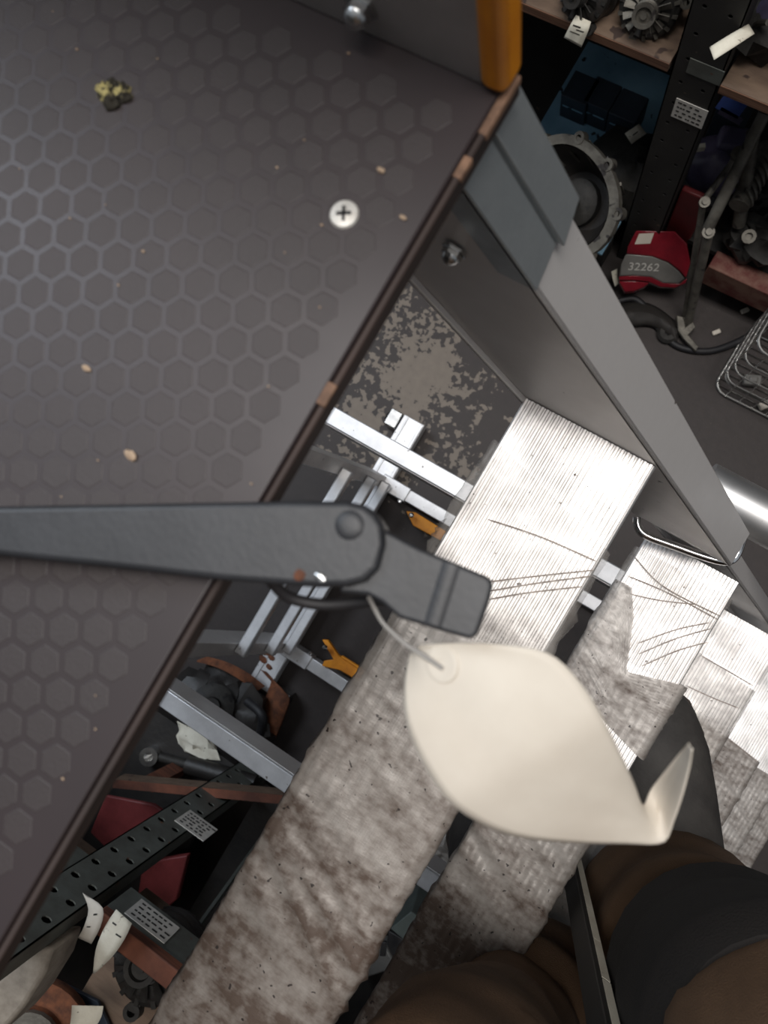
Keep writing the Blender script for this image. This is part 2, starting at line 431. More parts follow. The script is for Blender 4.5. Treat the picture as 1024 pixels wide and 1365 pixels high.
# toe board with orange end cap and bolts
tb = MB().box2(P(-0.66, 0.116, -0.12), P(-0.078, 0.124, HP)).build('toe_board', 'plate', lad, bevel=0.0006)
MB().box2(P(-0.0785, 0.1145, -0.12), P(-0.0700, 0.1255, HP - 0.0005)).build('end_cap', 'orange', lad, bevel=0.003, seg=4, label='orange plastic end cap')
def bolt(p, axis, r, parent, name='bolt'):
    axis = Vector(axis).normalized(); mb = MB()
    mb.lathe(p, axis, [(r * 1.25, 0), (r * 1.25, r * 0.2), (r, r * 0.2), (r, r * 0.75)], 6)
    mb.lathe(Vector(p) + axis * r * 0.7, axis, [(r * 0.85, 0), (r * 0.75, r * 0.45), (r * 0.4, r * 0.75), (0, r * 0.85)], 14)
    return mb.build(name, 'zinc', parent, smooth=True)
bp_ = at(483, 8, 0.183); bp_.y = 0.116
k = 0.116 / at(483, 8, 0.18).y
bolt(Vector((at(483, 8, 0.18).x * k, 0.1158, CZ - 0.18 * k)), (0, -1, 0), 0.0042, tb)

# stringers (C channels leaning with the stairs)
def xr(H): return X1 + GO / RISE * (H - H1)
def channel(name, m, H0, H1_, yin, sgn, dep0, dep1, flange, th, parent):
    """dep0/dep1: offsets of rear and front edge from the tread rear edge"""
    mb = MB()
    def par(y0, y1, a0, a1):
        vs = []
        for H in (H0, H1_):
            for (a, y) in ((a0, y0), (a1, y0), (a1, y1), (a0, y1)): vs.append(P(xr(H) + a, y, H))
        mb.add(vs, [(0, 1, 2, 3), (7, 6, 5, 4), (0, 4, 5, 1), (1, 5, 6, 2), (2, 6, 7, 3), (3, 7, 4, 0)])
    par(yin, yin + sgn * th, dep0, dep1)
    par(yin, yin + sgn * flange, dep1 - th, dep1)
    par(yin, yin + sgn * flange, dep0, dep0 + th)
    par(yin - sgn * 0.0035, yin, dep0, dep0 + 0.004)
    return mb.build(name, m, parent, bevel=0.0008)
for (yin, sg) in ((YF, 1), (YN, -1)):
    channel('upper_stringer', 'alu_dark', 0.2125, 0.617, yin, sg, -0.004, 0.0835, 0.029, 0.003, lad)
    channel('lower_stringer', 'alu_dark', 0.56, 1.747, yin + sg * 0.008, sg, 0.006, 0.064, 0.016, 0.003, lad)
# galvanised cover over the front flange at the top
cv = MB()
def slopebox(mb, H0, H1_, y0, y1, a0, a1, skew=0.0):
    vs = []
    for H in (H0, H1_):
        for (a, y, e) in ((a0, y0, 0), (a1, y0, 0), (a1, y1, 1), (a0, y1, 1)):
            Hh = H + (skew * e if H == H1_ else 0); vs.append(P(xr(Hh) + a, y, Hh))
    mb.add(vs, [(0, 1, 2, 3), (7, 6, 5, 4), (0, 4, 5, 1), (1, 5, 6, 2), (2, 6, 7, 3), (3, 7, 4, 0)])
slopebox(cv, 0.2135, 0.272, YF - 0.0012, YF + 0.018, 0.0836, 0.0862, -0.004)
slopebox(cv, 0.2135, 0.268, YF + 0.016, YF + 0.0315, 0.0836, 0.0895, -0.006)
slopebox(cv, 0.2135, 0.272, YF - 0.0012, YF - 0.0001, 0.070, 0.0862)
cv.build('stringer_cover', 'galv', lad, bevel=0.0006, label='dull galvanised cover plate at the top of the stringer')
k = (YF - 0.001) / at(606, 333, 0.26).y
q = at(606, 333, 0.26) * 1.0; q = Vector((q.x * k, YF - 0.001, CZ - 0.26 * k))
bolt(q, (0, -1, 0), 0.004, lad)
# bent steel guide loop at the end of the upper stringer
lp = [at(*p, 0.624) for p in ((850, 690), (851, 702), (862, 714), (900, 728), (940, 742), (968, 748), (981, 741), (990, 716))]
MB().tube(catmull(lp, 26), 0.0034, 10).build('guide_loop', 'chrome', lad, smooth=True, label='bent chrome guide loop round the stringer end')
# handrail tube fixed outside the far stringer
ty, tH = 0.150, 0.655
MB().tube([P(0.085, ty, tH), P(0.62, ty, tH + 0.01)], 0.0205, 24).build('handrail_tube', 'alu', lad, smooth=True)

# ribbed treads
def tread_mesh():
    W, n = 0.08, 24; prof = []
    for i in range(n):
        x0 = W * i / n; p = W / n
        prof += [(x0, -0.0008), (x0 + p * 0.25, 0.0), (x0 + p * 0.62, 0.0), (x0 + p * 0.82, -0.0008)]
    prof += [(W, -0.0006), (W + 0.001, -0.002), (W + 0.001, -0.008), (W - 0.001, -0.009), (W - 0.001, -0.0115), (W + 0.001, -0.0125), (W + 0.001, -0.024), (W - 0.003, -0.026), (W - 0.006, -0.010), (0.003, -0.008), (0, -0.006)]
    L = YF - YN - 0.001
    v = [(a, L / 2, b) for a, b in prof] + [(a, -L / 2, b) for a, b in prof]
    m = len(prof)
    f = [(i, (i + 1) % m, m + (i + 1) % m, m + i) for i in range(m)] + [tuple(range(m))[::-1], tuple(range(m, 2 * m))]
    me = bpy.data.meshes.new('step'); me.from_pydata(v, [], f)
    bm = bmesh.new(); bm.from_mesh(me); bmesh.ops.recalc_face_normals(bm, faces=bm.faces); bm.to_mesh(me); bm.free()
    me.materials.append(MATS['tread']); return me
TM = tread_mesh()

def film(parent, seed, top, bot, grime_shade, loose=1.0, puff=0.0, cover=lambda y, w: 1.0):
    """sleeve of wrapped stretch film; top(w)/bot(w): y limits across the tread (w -1 rear .. 1 front)"""
    W, Hh, n, m = 0.0855, 0.031, 72, 110
    # closed loop round the tread, starting at the rear top edge
    per = 2 * (W + Hh); loop = []
    for k in range(n):
        d = per * k / n
        if d < W: x, z, nx, nz = d, 0, 0, 1
        elif d < W + Hh: x, z, nx, nz = W, -(d - W), 1, 0
        elif d < 2 * W + Hh: x, z, nx, nz = W - (d - W - Hh), -Hh, 0, -1
        else: x, z, nx, nz = 0, -(Hh - (d - 2 * W - Hh)), -1, 0
        # round the corners a little
        cx = min(max(x, 0.006), W - 0.006); cz = min(max(z, -Hh + 0.006), -0.006)
        v = Vector((x - cx, 0, z - cz))
        if v.length > 0.006: v = v.normalized() * 0.006
        nn = v.normalized() if v.length > 1e-6 else Vector((nx, 0, nz))
        q_ = Vector((cx, 0, cz)) + v; q_.z *= 0.36 + 0.64 * max(0, min(1, q_.x / W))
        loop.append((q_, nn, d, x / W * 2 - 1))
    vs = []; fs = []; gr = []; cvv = []
    for j in range(m):
        for (q, nn, d, wv) in loop:
            y0, y1 = top(wv), bot(wv)
            y = y0 + (y1 - y0) * j / (m - 1)
            h = y * 1.0 + 0.58 * d
            f1 = mnoise.noise(Vector((h * 42, d * 3, seed)))
            f2 = mnoise.noise(Vector((h * 110, d * 9, seed + 9)))
            f3 = mnoise.noise(Vector((y * 300, d * 200, seed + 4)))
            f4 = mnoise.noise(Vector((h * 15, d * 4, seed + 17)))
            ridge = max(0, 1 - abs(f1) * 5) * max(0, f4 + 0.25)
            r2 = max(0, 1 - abs(f2) * 5) * 0.5
            off = 0.0008 + loose * (0.0034 * ridge + 0.0013 * r2 + 0.0010 * max(0, f4) + 0.00015 * f3) + puff * max(0, nn.x) * (0.4 + 0.6 * mnoise.noise(Vector((y * 12, 0, seed))))
            vs.append(q + nn * off + Vector((-0.0027, y, 0.0014)))
            cvv.append(min(1, cover(y, wv) + 0.35 * ridge))
            gr.append(min(1, max(0, grime_shade(y, wv) + 0.25 * ridge - 0.1)))
    for j in range(m - 1):
        for k in range(n):
            a = j * n + k; b = j * n + (k + 1) % n
            fs.append((a, b, b + n, a + n))
    me = bpy.data.meshes.new('film_wrap'); me.from_pydata([tuple(v) for v in vs], [], fs)
    at_ = me.attributes.new('grime_shade', 'FLOAT', 'POINT')
    for i, g in enumerate(gr): at_.data[i].value = g
    at2 = me.attributes.new('cover', 'FLOAT', 'POINT')
    for i, g in enumerate(cvv): at2.data[i].value = g
    me.materials.append(MATS['film'])
    for p in me.polygons: p.use_smooth = True
    o = bpy.data.objects.new('film_wrap', me); C.objects.link(o); o.parent = parent
    o['label'] = 'dirty clear stretch film wound round the step'
    return o
YC = (YF + YN) / 2
steps = []
for kk in range(6):
    o = bpy.data.objects.new('step', TM); C.objects.link(o); o.parent = lad
    o.location = Vector((X1 + GO * kk, 0, CZ - (H1 + RISE * kk))) - Vector((lad.location.x, 0, lad.location.z))
    steps.append(o)
def yl(v): return v - YC          # world y to tread-local y
def sm(a, b, x):
    t = max(0, min(1, (x - a) / (b - a))); return t * t * (3 - 2 * t)
film(steps[0], 1, lambda w: yl(0.055 - 0.012 * w), lambda w: yl(-0.40), lambda y, w: 0.05 + 0.55 * sm(yl(-0.03), yl(-0.12), y) + 0.12 * sm(yl(-.15), yl(-.3), y) + 0.35 * math.exp(-((y - yl(-0.002 + 0.008 * w)) / 0.006) ** 2), 1.25, 0.0,  # browner towards the near end: dirt plus the person's shadow painted in
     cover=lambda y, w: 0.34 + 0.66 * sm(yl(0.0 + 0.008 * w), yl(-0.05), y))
film(steps[1], 2, lambda w: yl(0.050 if w < -0.7 else (0.050 - 0.020 * (w + 0.7) / 0.3 if w < -0.4 else (0.030 - 0.042 * (w + 0.4) / 0.4 if w < 0 else -0.012 + 0.014 * w))),
     lambda w: yl(-0.055 - 0.012 * w), lambda y, w: 0.42, 0.9, 0.010)
film(steps[1], 3, lambda w: yl(-0.135 + 0.01 * w), lambda w: yl(-0.40), lambda y, w: 0.40 + 0.5 * max(0, min(1, (yl(-0.2) - y) / 0.10)), 1.0)
film(steps[2], 4, lambda w: yl(0.040 - 0.004 * w), lambda w: yl(-0.40), lambda y, w: 0.22 + 0.3 * max(0, w), 0.9, cover=lambda y, w: 0.55 + 0.45 * sm(yl(-0.005), yl(-0.03), y))
film(steps[3], 5, lambda w: yl(-0.028 - 0.006 * w), lambda w: yl(-0.40), lambda y, w: 0.55, 1.1)
film(steps[4], 6, lambda w: yl(-0.050), lambda w: yl(-0.40), lambda y, w: 0.45, 1.1)
film(steps[5], 8, lambda w: yl(-0.030), lambda w: yl(-0.40), lambda y, w: 0.5, 1.0)

film(steps[1], 12, lambda w: yl(0.082), lambda w: yl(-0.004), lambda y, w: 0.15, 0.6, 0.0, cover=lambda y, w: 0.32)
film(steps[2], 14, lambda w: yl(0.085), lambda w: yl(0.044), lambda y, w: 0.05, 0.5, 0.0, cover=lambda y, w: 0.22)
# thin rope-like folds of the film crossing the treads
folds = {0: [((650, 692), (722, 716), (795, 748)), ((648, 776), (715, 768), (792, 760)), ((652, 788), (712, 778), (788, 768)), ((652, 799), (705, 790), (776, 782))],
         1: [((846, 742), (885, 782), (962, 822)), ((838, 768), (890, 790), (958, 826)), ((833, 790), (878, 800), (930, 806)), ((852, 872), (900, 852), (948, 838)), ((856, 888), (902, 868), (944, 856)), ((850, 858), (900, 840), (946, 830))],
         2: [((935, 874), (970, 894), (1004, 914)), ((915, 914), (950, 930), (985, 944))],
         3: [((970, 986), (988, 998), (1010, 1016))]}
for kk, ls in folds.items():
    Hk = H1 + RISE * kk - 0.0022
    for l in ls:
        MB().tube(catmull([at(x, y, Hk) for x, y in l], 12), [0.0002] + [0.00042 * (1 + .12 * kk)] * 10 + [0.0002], 6).build('film_fold', 'film_fold', steps[kk], smooth=True)
# horizontal side braces (H about 1.1)
HB = 1.09
for y in (0.084, -0.404):
    b_ = MB().box2(P(-0.46, y - 0.0135, HB), P(0.30, y + 0.0135, HB + 0.066)).build('side_brace', 'alu_bright', lad, bevel=0.0015)
    sg = -1 if y > 0 else 1
    MB().box2(P(-0.44, y + sg * 0.0136, HB + 0.006), P(0.29, y + sg * 0.0146, HB + 0.062)).build('brace_web', 'alu_dark', b_)
# rear support: rails, rungs, floor beam
HF = 1.705
XRAIL = -0.40
def ry(H, side):
    k_ = 0.219 - 0.085 * (HF - H) / 0.32 * 0.30
    return YC + side * k_
for sd in (1, -1):
    MB().beam(P(XRAIL, ry(HF, sd), HF + 0.01), P(XRAIL, ry(0.22, sd), 0.215), 0.026, 0.046, (1, 0, 0)).build('rear_rail', 'alu_dark', lad, bevel=0.001)
for (xo, H) in ((0.034, 1.33), (0.034, 1.52), (0.034, 1.66)):
    x = XRAIL + xo
    MB().box2(P(x - 0.010, ry(H, -1) - 0.004, H), P(x + 0.012, ry(H, 1) + 0.004, H + 0.022)).build('rung', 'alu_bright', lad, bevel=0.003)
fb = MB().box2(P(-0.418, -0.487, HF), P(-0.364, 0.216, HF + 0.030)).build('floor_beam', 'alu_bright', lad, bevel=0.0015)
MB().box2(P(-0.3725, -0.484, HF - 0.003), P(-0.366, 0.213, HF)).build('beam_lip', 'alu_bright', fb, bevel=0.0008)
MB().box2(P(-0.409, -0.484, HF - 0.002), P(-0.405, 0.213, HF)).build('beam_lip', 'alu_bright', fb, bevel=0.0008)
rn = MB()
for i in range(7):
    q = at(362 + random.uniform(-12, 10), 880 + random.uniform(-14, 14), HF)
    rn.sphere(q, 0.008, 8, 6, (1.2, 0.8, 0.5), 0.5)
rn.build('rusty_debris', 'rust', fb, smooth=True, label='rusty lump of debris on the floor beam')
for y in (-0.478, 0.200):
    MB().box2(P(-0.45 if y > 0 else -0.35, y - 0.025, 1.70), P(-0.42 if y > 0 else -0.315, y + 0.015, 1.748)).build('foot_bracket', 'zinc', lad, bevel=0.002)
    MB().lathe(P(-0.436 if y > 0 else -0.333, y - 0.005, 1.726), (0, 1, 0), [(0.021, -0.01), (0.023, -0.006), (0.023, 0.006), (0.021, 0.01)], 18).build('castor_wheel', 'rubber', lad, smooth=True)
for sd in (1, -1):
    y = ry(HF, sd)
    MB().box2(P(-0.375, y - 0.014, 1.700), P(0.62, y + 0.014, 1.735)).build('base_bar', 'alu_bright', lad, bevel=0.0015)
    sl = MB().box2(P(-0.385, y - 0.017, 1.696), P(-0.315, y + 0.017, 1.738)).build('bar_sleeve', 'alu_bright', lad, bevel=0.002)
    for dx in (-0.375, -0.325):
        MB().lathe(P(dx, y - sd * 0.0175, 1.705), (0, -sd, 0), [(0.006, 0), (0.006, 0.005), (0.003, 0.008), (0, 0.009)], 10).build('sleeve_bolt', 'chrome', sl, smooth=True)
    # orange locking lever beside the bar
    yi = y - (0.040 if sd > 0 else -0.043)
    x0 = -0.30 if sd > 0 else -0.315
    lv = MB()
    if sd > 0:
        lv.prism([P(x0, yi + 0.008, 1.70), P(x0 + 0.03, yi - 0.012, 1.70), P(x0 + 0.10, yi - 0.010, 1.70), P(x0 + 0.10, yi + 0.014, 1.70), P(x0 + 0.02, yi + 0.016, 1.70)], (0, 0, -0.016))
    else:
        lv.prism([P(x0 + 0.00, yi + 0.020, 1.69), P(x0 + 0.012, yi + 0.026, 1.69), P(x0 + 0.05, yi + 0.010, 1.69), P(x0 + 0.125, yi + 0.016, 1.69), P(x0 + 0.125, yi - 0.014, 1.69), P(x0 + 0.07, yi - 0.016, 1.69), P(x0 + 0.03, yi - 0.030, 1.69), P(x0 + 0.028, yi - 0.018, 1.69), P(x0 + 0.045, yi - 0.004, 1.69)], (0, 0, -0.016))
        lv.box2(P(x0 + 0.058, yi + 0.010, 1.682), P(x0 + 0.125, yi + 0.016, 1.69))
    le = lv.build('locking_lever', 'orange', lad, bevel=0.0015, label='orange locking lever')
    MB().box2(P(x0 + 0.10, yi - 0.008, 1.703), P(x0 + 0.34, yi + 0.008, 1.715)).build('lever_rod', 'alu_bright', lad, bevel=0.001)
    MB().lathe(P(x0 + 0.018, yi + (0.012 if sd < 0 else 0.006), 1.674 if sd < 0 else 1.684), (0, 0, 1), [(0.006, 0), (0.006, 0.004), (0.003, 0.007), (0, 0.007)], 10).build('pivot_bolt', 'zinc', le, smooth=True)
# frame under the deck
for y in (0.07, -0.39):
    MB().box2(P(-0.62, y - 0.015, HP + 0.010), P(-0.10, y + 0.015, HP + 0.035)).build('deck_bearer', 'alu_dark', lad, bevel=0.001)

# ================================================================ things on the deck: wiper arm, tag, crumbs
ZA = HP - 0.0125
def px_outline(pts, H): return [at(x, y, H) for x, y in pts]
war = thing('windscreen_wiper', P(-0.22, -0.05, HP), 'dark grey car wiper arm lying across the deck edge', 'wiper arm')
def rounded(mb_pts, thick, name, m, parent, bev, H):
    return MB().prism(px_outline(mb_pts, H), (0, 0, -thick)).build(name, m, parent, bevel=bev, seg=4)
arm_pts = [(-420, 700), (-420, 716), (0, 741), (160, 758), (300, 774), (420, 783), (462, 782), (486, 775), (503, 758), (512, 725), (510, 700), (500, 684), (486, 673), (462, 667), (380, 667), (180, 671), (0, 674)]
arm = rounded(arm_pts, 0.0105, 'arm_channel', 'wiper', war, 0.0022, ZA)
head_pts = [(462, 686), (496, 690), (516, 708), (560, 731), (652, 769), (657, 779), (652, 800), (636, 846), (628, 853), (600, 845), (532, 824), (508, 803), (490, 793), (452, 790)]
hd = rounded(head_pts, 0.0085, 'pivot_head', 'wiper', war, 0.0016, ZA + 0.003)
q0, q1 = at(602, 752, ZA + 0.003), at(577, 832, ZA + 0.003)
MB().tube([q0 + Vector((0, 0, -0.0042)), q1 + Vector((0, 0, -0.0042))], 0.0048, 20).build('head_ridge', 'wiper', hd, smooth=True)
MB().lathe(at(466, 700, ZA) , (0, 0, 1), [(0.0038, -0.001), (0.0038, 0.0001), (0.0032, 0.0005), (0.0016, 0.0007), (0, 0.0007)], 20).build('rivet', 'wiper', arm, smooth=True)
rs = MB(); rs.sphere(at(399, 767, ZA), 0.0016, 8, 6, (1, 1.1, 0.25), 0.3)
rs.build('rust_spot', 'rust', arm, smooth=True)
rs = MB(); rs.sphere(at(427, 770, ZA), 0.0013, 8, 6, (1.3, 0.9, 0.25), 0.3)
rs.build('bare_metal_spot', 'zinc', arm, smooth=True)
hz = [at(*p) for p in ((360, 772, 0.198), (385, 796, 0.205), (430, 806, 0.208), (480, 803, 0.207), (520, 800, 0.203), (548, 812, 0.199))]
MB().tube(catmull(hz, 24), 0.0017, 10).build('spray_hose', 'rubber', war, smooth=True)

# paper tag tied to the wiper, curled up at its far corner
NU, NV = 44, 18
Lc = [(548, 868, .214), (540, 915, .212), (545, 965, .212), (572, 1022, .213), (612, 1072, .216), (680, 1108, .222), (760, 1120, .228), (835, 1123, .233), (884, 1123, .238), (898, 1095, .232), (910, 1060, .225), (920, 1020, .219), (923, 998, .214)]
Rc = [(560, 860, .206), (620, 857, .201), (690, 861, .199), (738, 874, .200), (775, 912, .203), (803, 957, .208), (826, 1003, .216), (843, 1040, .226), (856, 1072, .236), (868, 1052, .238), (886, 1028, .234), (905, 1004, .226), (919, 990, .216)]
Lp = catmull([at(*p) for p in Lc], NU); Rp = catmull([at(*p) for p in Rc], NU)
tg = MB(); vs = []
for i in range(NU):
    for j in range(NV):
        f = j / (NV - 1); p = Lp[i].lerp(Rp[i], f)
        u = i / (NU - 1)
        bulge = math.sin(PI * f) * (0.0016 * math.sin(PI * min(1, u / 0.72)) if u < 0.72 else -0.002)
        bulge += 0.0050 * max(0, 1 - abs(u - 0.36 - 0.10 * (f - .5)) / 0.34)
        p = p + Vector((0, 0, bulge + 0.0006 * mnoise.noise(Vector((u * 5, f * 4, 2)))))
        vs.append(p)
tg.add(vs, [(i * NV + j, i * NV + j + 1, (i + 1) * NV + j + 1, (i + 1) * NV + j) for i in range(NU - 1) for j in range(NV - 1)])
tgo = single('paper_tag', tg, 'paper', at(592, 890, .21), 'large cream paper tag hanging from the wiper arm with one corner curled up', 'tag', smooth=True, sharp=80)
so = tgo.modifiers.new('solid', 'SOLIDIFY'); so.thickness = 0.0004; so.offset = 0
dr = (at(590, 891, .3) - Vector((0, 0, CZ))).normalized()
best = min(range(len(vs)), key=lambda i_: ((vs[i_] - Vector((0, 0, CZ))) - dr * (vs[i_] - Vector((0, 0, CZ))).dot(dr)).length)
bi, bj = divmod(best, NV); bj = min(max(bj, 1), NV - 2); bi = max(bi, 1)
en = (vs[(bi + 1) * NV + bj] - vs[(bi - 1) * NV + bj]).cross(vs[bi * NV + bj + 1] - vs[bi * NV + bj - 1]).normalized()
if en.z < 0: en = -en
ec = vs[best]
MB().lathe(ec - en * 0.0002, en, [(0.0050, 0), (0.0050, 0.0004), (0.0042, 0.0007), (0.0032, 0.0005), (0.0014, 0.0005), (0.0012, 0.0002), (0, 0.0002)], 24).build('reinforced_eyelet', 'paper', tgo, smooth=True)
st = [at(*p) for p in (tuple((590, 891, CZ - ec.z - .0006)), (562, 872, CZ - ec.z - .001), (540, 858, .203), (512, 832, .203), (500, 812, .2035), (492, 796, .200))]
MB().tube(catmull(st, 20), 0.0006, 6).build('tie_string', 'string', tgo, smooth=True)

# dried clump and flakes on the deck
cl = MB()
for (x, y, r) in ((138, 118, .0022), (150, 112, .0020), (164, 120, .0026), (150, 138, .0028), (140, 128, .0020), (168, 130, .0022), (148, 125, .0036)):
    cl.sphere(at(x, y, HP) + Vector((0, 0, 0.0005)), r, 8, 6, (1.2, 0.9, 0.5), 0.8)
single('dried_clump', cl, 'moss', at(150, 125, HP), 'dried brown and yellow clump of dirt stuck on the deck', 'debris', smooth=True)
for (x, y, r, lab) in ((175, 607, .0017, 'tan crumb on the deck nearest the wiper arm'), (508, 228, .0011, 'tan crumb on the deck below the bolted plate and above the screw'),
                  (538, 291, .0009, 'tan crumb on the deck beside the screw on its board edge side'), (116, 492, .0011, 'pale oval seed-like crumb among the deck hexagons')):
    single('crumb', MB().sphere(at(x, y, HP) + Vector((0, 0, 0.0004)), r, 8, 6, (1.3, 0.8, 0.5), 0.6), 'chip', at(x, y, HP), lab, 'debris', smooth=True)
dm = MB()
for i in range(55):
    x, y = random.uniform(-0.3, XE - 0.003), random.uniform(-0.12, 0.112)
    dm.sphere(P(x, y, HP - 0.0003), random.uniform(0.00022, 0.0005), 5, 4, (1.3, 0.9, 0.5))
dmo = single('deck_grit', dm, 'chip', P(-0.2, 0, HP), 'fine pale grit scattered over the brown deck', 'grit'); dmo['kind'] = 'stuff'
#PART2
# ================================================================ racks
def onY(px, py, y):
    q = at(px, py, 1.0); k = y / q.y
    return P(q.x * k, y, k)
def text_mesh(txt, size):
    cu = bpy.data.curves.new('txt', 'FONT'); cu.body = txt; cu.size = size; cu.extrude = 0.0003; cu.align_x = 'CENTER'; cu.align_y = 'CENTER'
    o = bpy.data.objects.new('txt', cu); C.objects.link(o)
    bpy.context.view_layer.update()
    me = bpy.data.meshes.new_from_object(o); bpy.data.objects.remove(o); return me

def perforated(mb, o, ux, uz, nrm, w, h, cols, pitch, r, th=0.002):
    """flat strip w wide and h tall with round holes; o = lower corner"""
    o = Vector(o); ux = Vector(ux); uz = Vector(uz); nrm = Vector(nrm)
    nr = int(h / pitch); cw = w / cols
    for i in range(cols):
        for j in range(nr):
            c = o + ux * (cw * (i + 0.5)) + uz * (pitch * (j + 0.5))
            outer = [(1, 0), (1, 1), (0, 1), (-1, 1), (-1, 0), (-1, -1), (0, -1), (1, -1)]
            vs = [c + ux * a * cw / 2 + uz * b * pitch / 2 for a, b in outer]
            ring = [c + (ux * math.cos(PI / 4 * k) + uz * math.sin(PI / 4 * k)) * r for k in range(8)]
            vs += ring + [q - nrm * th for q in ring]
            fs = [(k, (k + 1) % 8, 8 + (k + 1) % 8, 8 + k) for k in range(8)] + [(8 + k, 8 + (k + 1) % 8, 16 + (k + 1) % 8, 16 + k) for k in range(8)]
            mb.add(vs, fs)
    mb.box2(o - nrm * th, o + ux * 0.0012 + uz * (nr * pitch) - nrm * 0.0002)
    mb.box2(o + ux * (w - 0.0012) - nrm * th, o + ux * w + uz * (nr * pitch) - nrm * 0.0002)

def printed(c, w, h, sg, parent, rows=4):
    mb = MB()
    for i in range(rows):
        z = c.z + h * (.34 - .68 * i / (rows - 1)); x = c.x - w * .42
        while x < c.x + w * .36:
            l = random.uniform(.05, .16) * w
            mb.box((x + l / 2, c.y + sg * .0007, z), (l * .8, .0004, h * .07)); x += l * random.uniform(1.0, 1.7)
    o = mb.build('printed_text', 'oily', parent); o['kind'] = 'stuff'
def post(rack, x0, x1, y, sg, m, top=2.1, hr=0.0068, depth=.05):
    """C-shaped slotted post; front face at y, sg = direction of its inside"""
    mb = MB()
    perforated(mb, (x0, y, 0), (1, 0, 0), (0, 0, 1), (0, -sg, 0), x1 - x0, top, 2, 0.05, hr)
    mb.box2((x0, y, 0), (x0 + 0.002, y + sg * depth, top)); mb.box2((x1 - 0.002, y, 0), (x1, y + sg * depth, top))
    o = mb.build('post', m, rack)
    MB().box2((x0 + 0.003, y + sg * (depth - .006), 0), (x1 - 0.003, y + sg * (depth - .004), top)).build('post_inner_web', 'rack_dark', o)
    return o

# ---- rack beside the far side of the ladder
RY = 0.77
ra = thing('storage_rack', (-0.15, RY, 0), 'dark slotted steel rack with plywood shelves beyond the stringer', 'rack')
pa = post(ra, -0.188, -0.117, RY, 1, 'rack_dark', hr=0.0035)
for (x, y) in ((-1.5, RY), (1.3, RY), (-1.5, 1.33), (-0.188, 1.33), (1.3, 1.33)):
    MB().box2((x, y, 0), (x + 0.07, y + 0.05, 2.1)).build('post', 'rack_dark', ra)
HA = 1.09
for (x0, x1) in ((-1.42, -0.192), (-0.113, 1.29)):
    s_ = MB().box2(P(x0, RY - 0.005, HA), P(x1, 1.36, HA + 0.018)).build('shelf_board', 'ply', ra, bevel=0.001)
    MB().box2(P(x0, RY - 0.0062, HA + 0.001), P(x1, RY - 0.005, HA + 0.0172)).build('board_edge', 'ply_edge', s_)
    MB().box2(P(x0, RY + 0.012, HA + 0.019), P(x1, RY + 0.045, HA + 0.035)).build('beam', 'rack_dark', ra)
    MB().box2(P(x0, RY - 0.005, 0.36), P(x1, 1.36, 0.378)).build('shelf_board', 'ply', ra, bevel=0.001)
    MB().box2(P(x0, RY - 0.005, -0.30), P(x1, 1.36, -0.282)).build('shelf_board', 'ply', ra, bevel=0.001)
for i, (a, b, c, d) in enumerate(((903, 135, 935, 168), (918, 80, 962, 112))):
    q0 = onY((a + c) / 2, (b + d) / 2, RY - 0.001)
    MB().box(q0, (0.052, 0.001, 0.045 if i == 0 else 0.03)).build('label', 'label_print' if i == 0 else 'rack_steel', pa, label='white printed label' if i == 0 else 'worn grey sticker')
    if i == 0: printed(q0, .052, .045, -1, pa)
MB().box2(P(-1.42, RY - 0.02, 1.608), P(-0.20, 1.34, 1.62)).build('lower_shelf', 'rack_dark', ra, bevel=0.001)
bl = MB().box2(P(-0.46, RY - 0.075, 1.600), P(-0.20, 1.10, 1.607)).build('shelf_liner', 'blue_board', ra, bevel=0.001, label='stained blue liner board on the lower shelf')
MB().box2(P(-1.42, RY - 0.06, 1.62), P(-0.20, RY - 0.02, 1.70)).build('beam', 'rack_dark', ra)
MB().box2(P(-0.113, RY + 0.03, 1.60), P(1.29, 1.34, 1.615)).build('lower_shelf', 'rack_dark', ra)
rb = MB().box2(P(0.00, RY - 0.01, 1.585), P(1.29, RY + 0.028, 1.665)).build('lower_beam', 'rack_red', ra, bevel=0.002, label='worn red lower beam')

# ---- rack on the near side, seen under the deck
RB = -0.62
rk = thing('storage_rack', (-0.25, RB, 0), 'grey-green perforated steel rack seen below the deck edge', 'rack')
pb = post(rk, -0.322, -0.264, RB, -1, 'rack_steel', depth=.03)
for (x, y) in ((-1.5, RB), (1.2, RB), (-1.5, -1.2), (-0.288, -1.2), (1.2, -1.2)):
    MB().box2((x, y - 0.05, 0), (x + 0.07, y, 2.1)).build('post', 'rack_steel', rk)
HS = 0.95
for (x0, x1) in ((-1.42, -0.320), (-0.248, 1.19)):
    s_ = MB().box2(P(x0, -1.2, HS + .15), P(x1, RB - 0.042, HS + .17)).build('shelf_board', 'ply', rk, bevel=0.001)
    MB().box2(P(x0, RB - 0.030, HS + 0.001), P(x1, RB - 0.002, HS + 0.019)).build('front_lip', 'ply_red', rk, bevel=0.002)
    bm_ = MB().box2(P(x0, RB - 0.04, HS + 0.021), P(x1, RB - 0.004, HS + 0.085)).build('beam', 'rack_steel', rk, bevel=0.001)
    if x0 > -0.3:
        q = onY(198, 1232, RB - 0.003); q.z = CZ - HS - 0.052
        MB().box(q, (0.066, 0.0012, 0.046)).build('label', 'label_print', bm_, label='white printed shelf label'); printed(q, .066, .046, 1, bm_)
    MB().box2(P(x0, -1.2, 1.60), P(x1, RB - 0.004, 1.615)).build('shelf_board', 'oily', rk)
    MB().box2(P(x0, -1.2, -0.35), P(x1, RB - 0.004, -0.33)).build('shelf_board', 'ply', rk, bevel=0.001)
MB().beam(P(-0.19, RB - 0.06, 1.58), P(-0.19, -1.16, 1.05), 0.006, 0.03).build('cross_brace', 'rack_steel', rk)
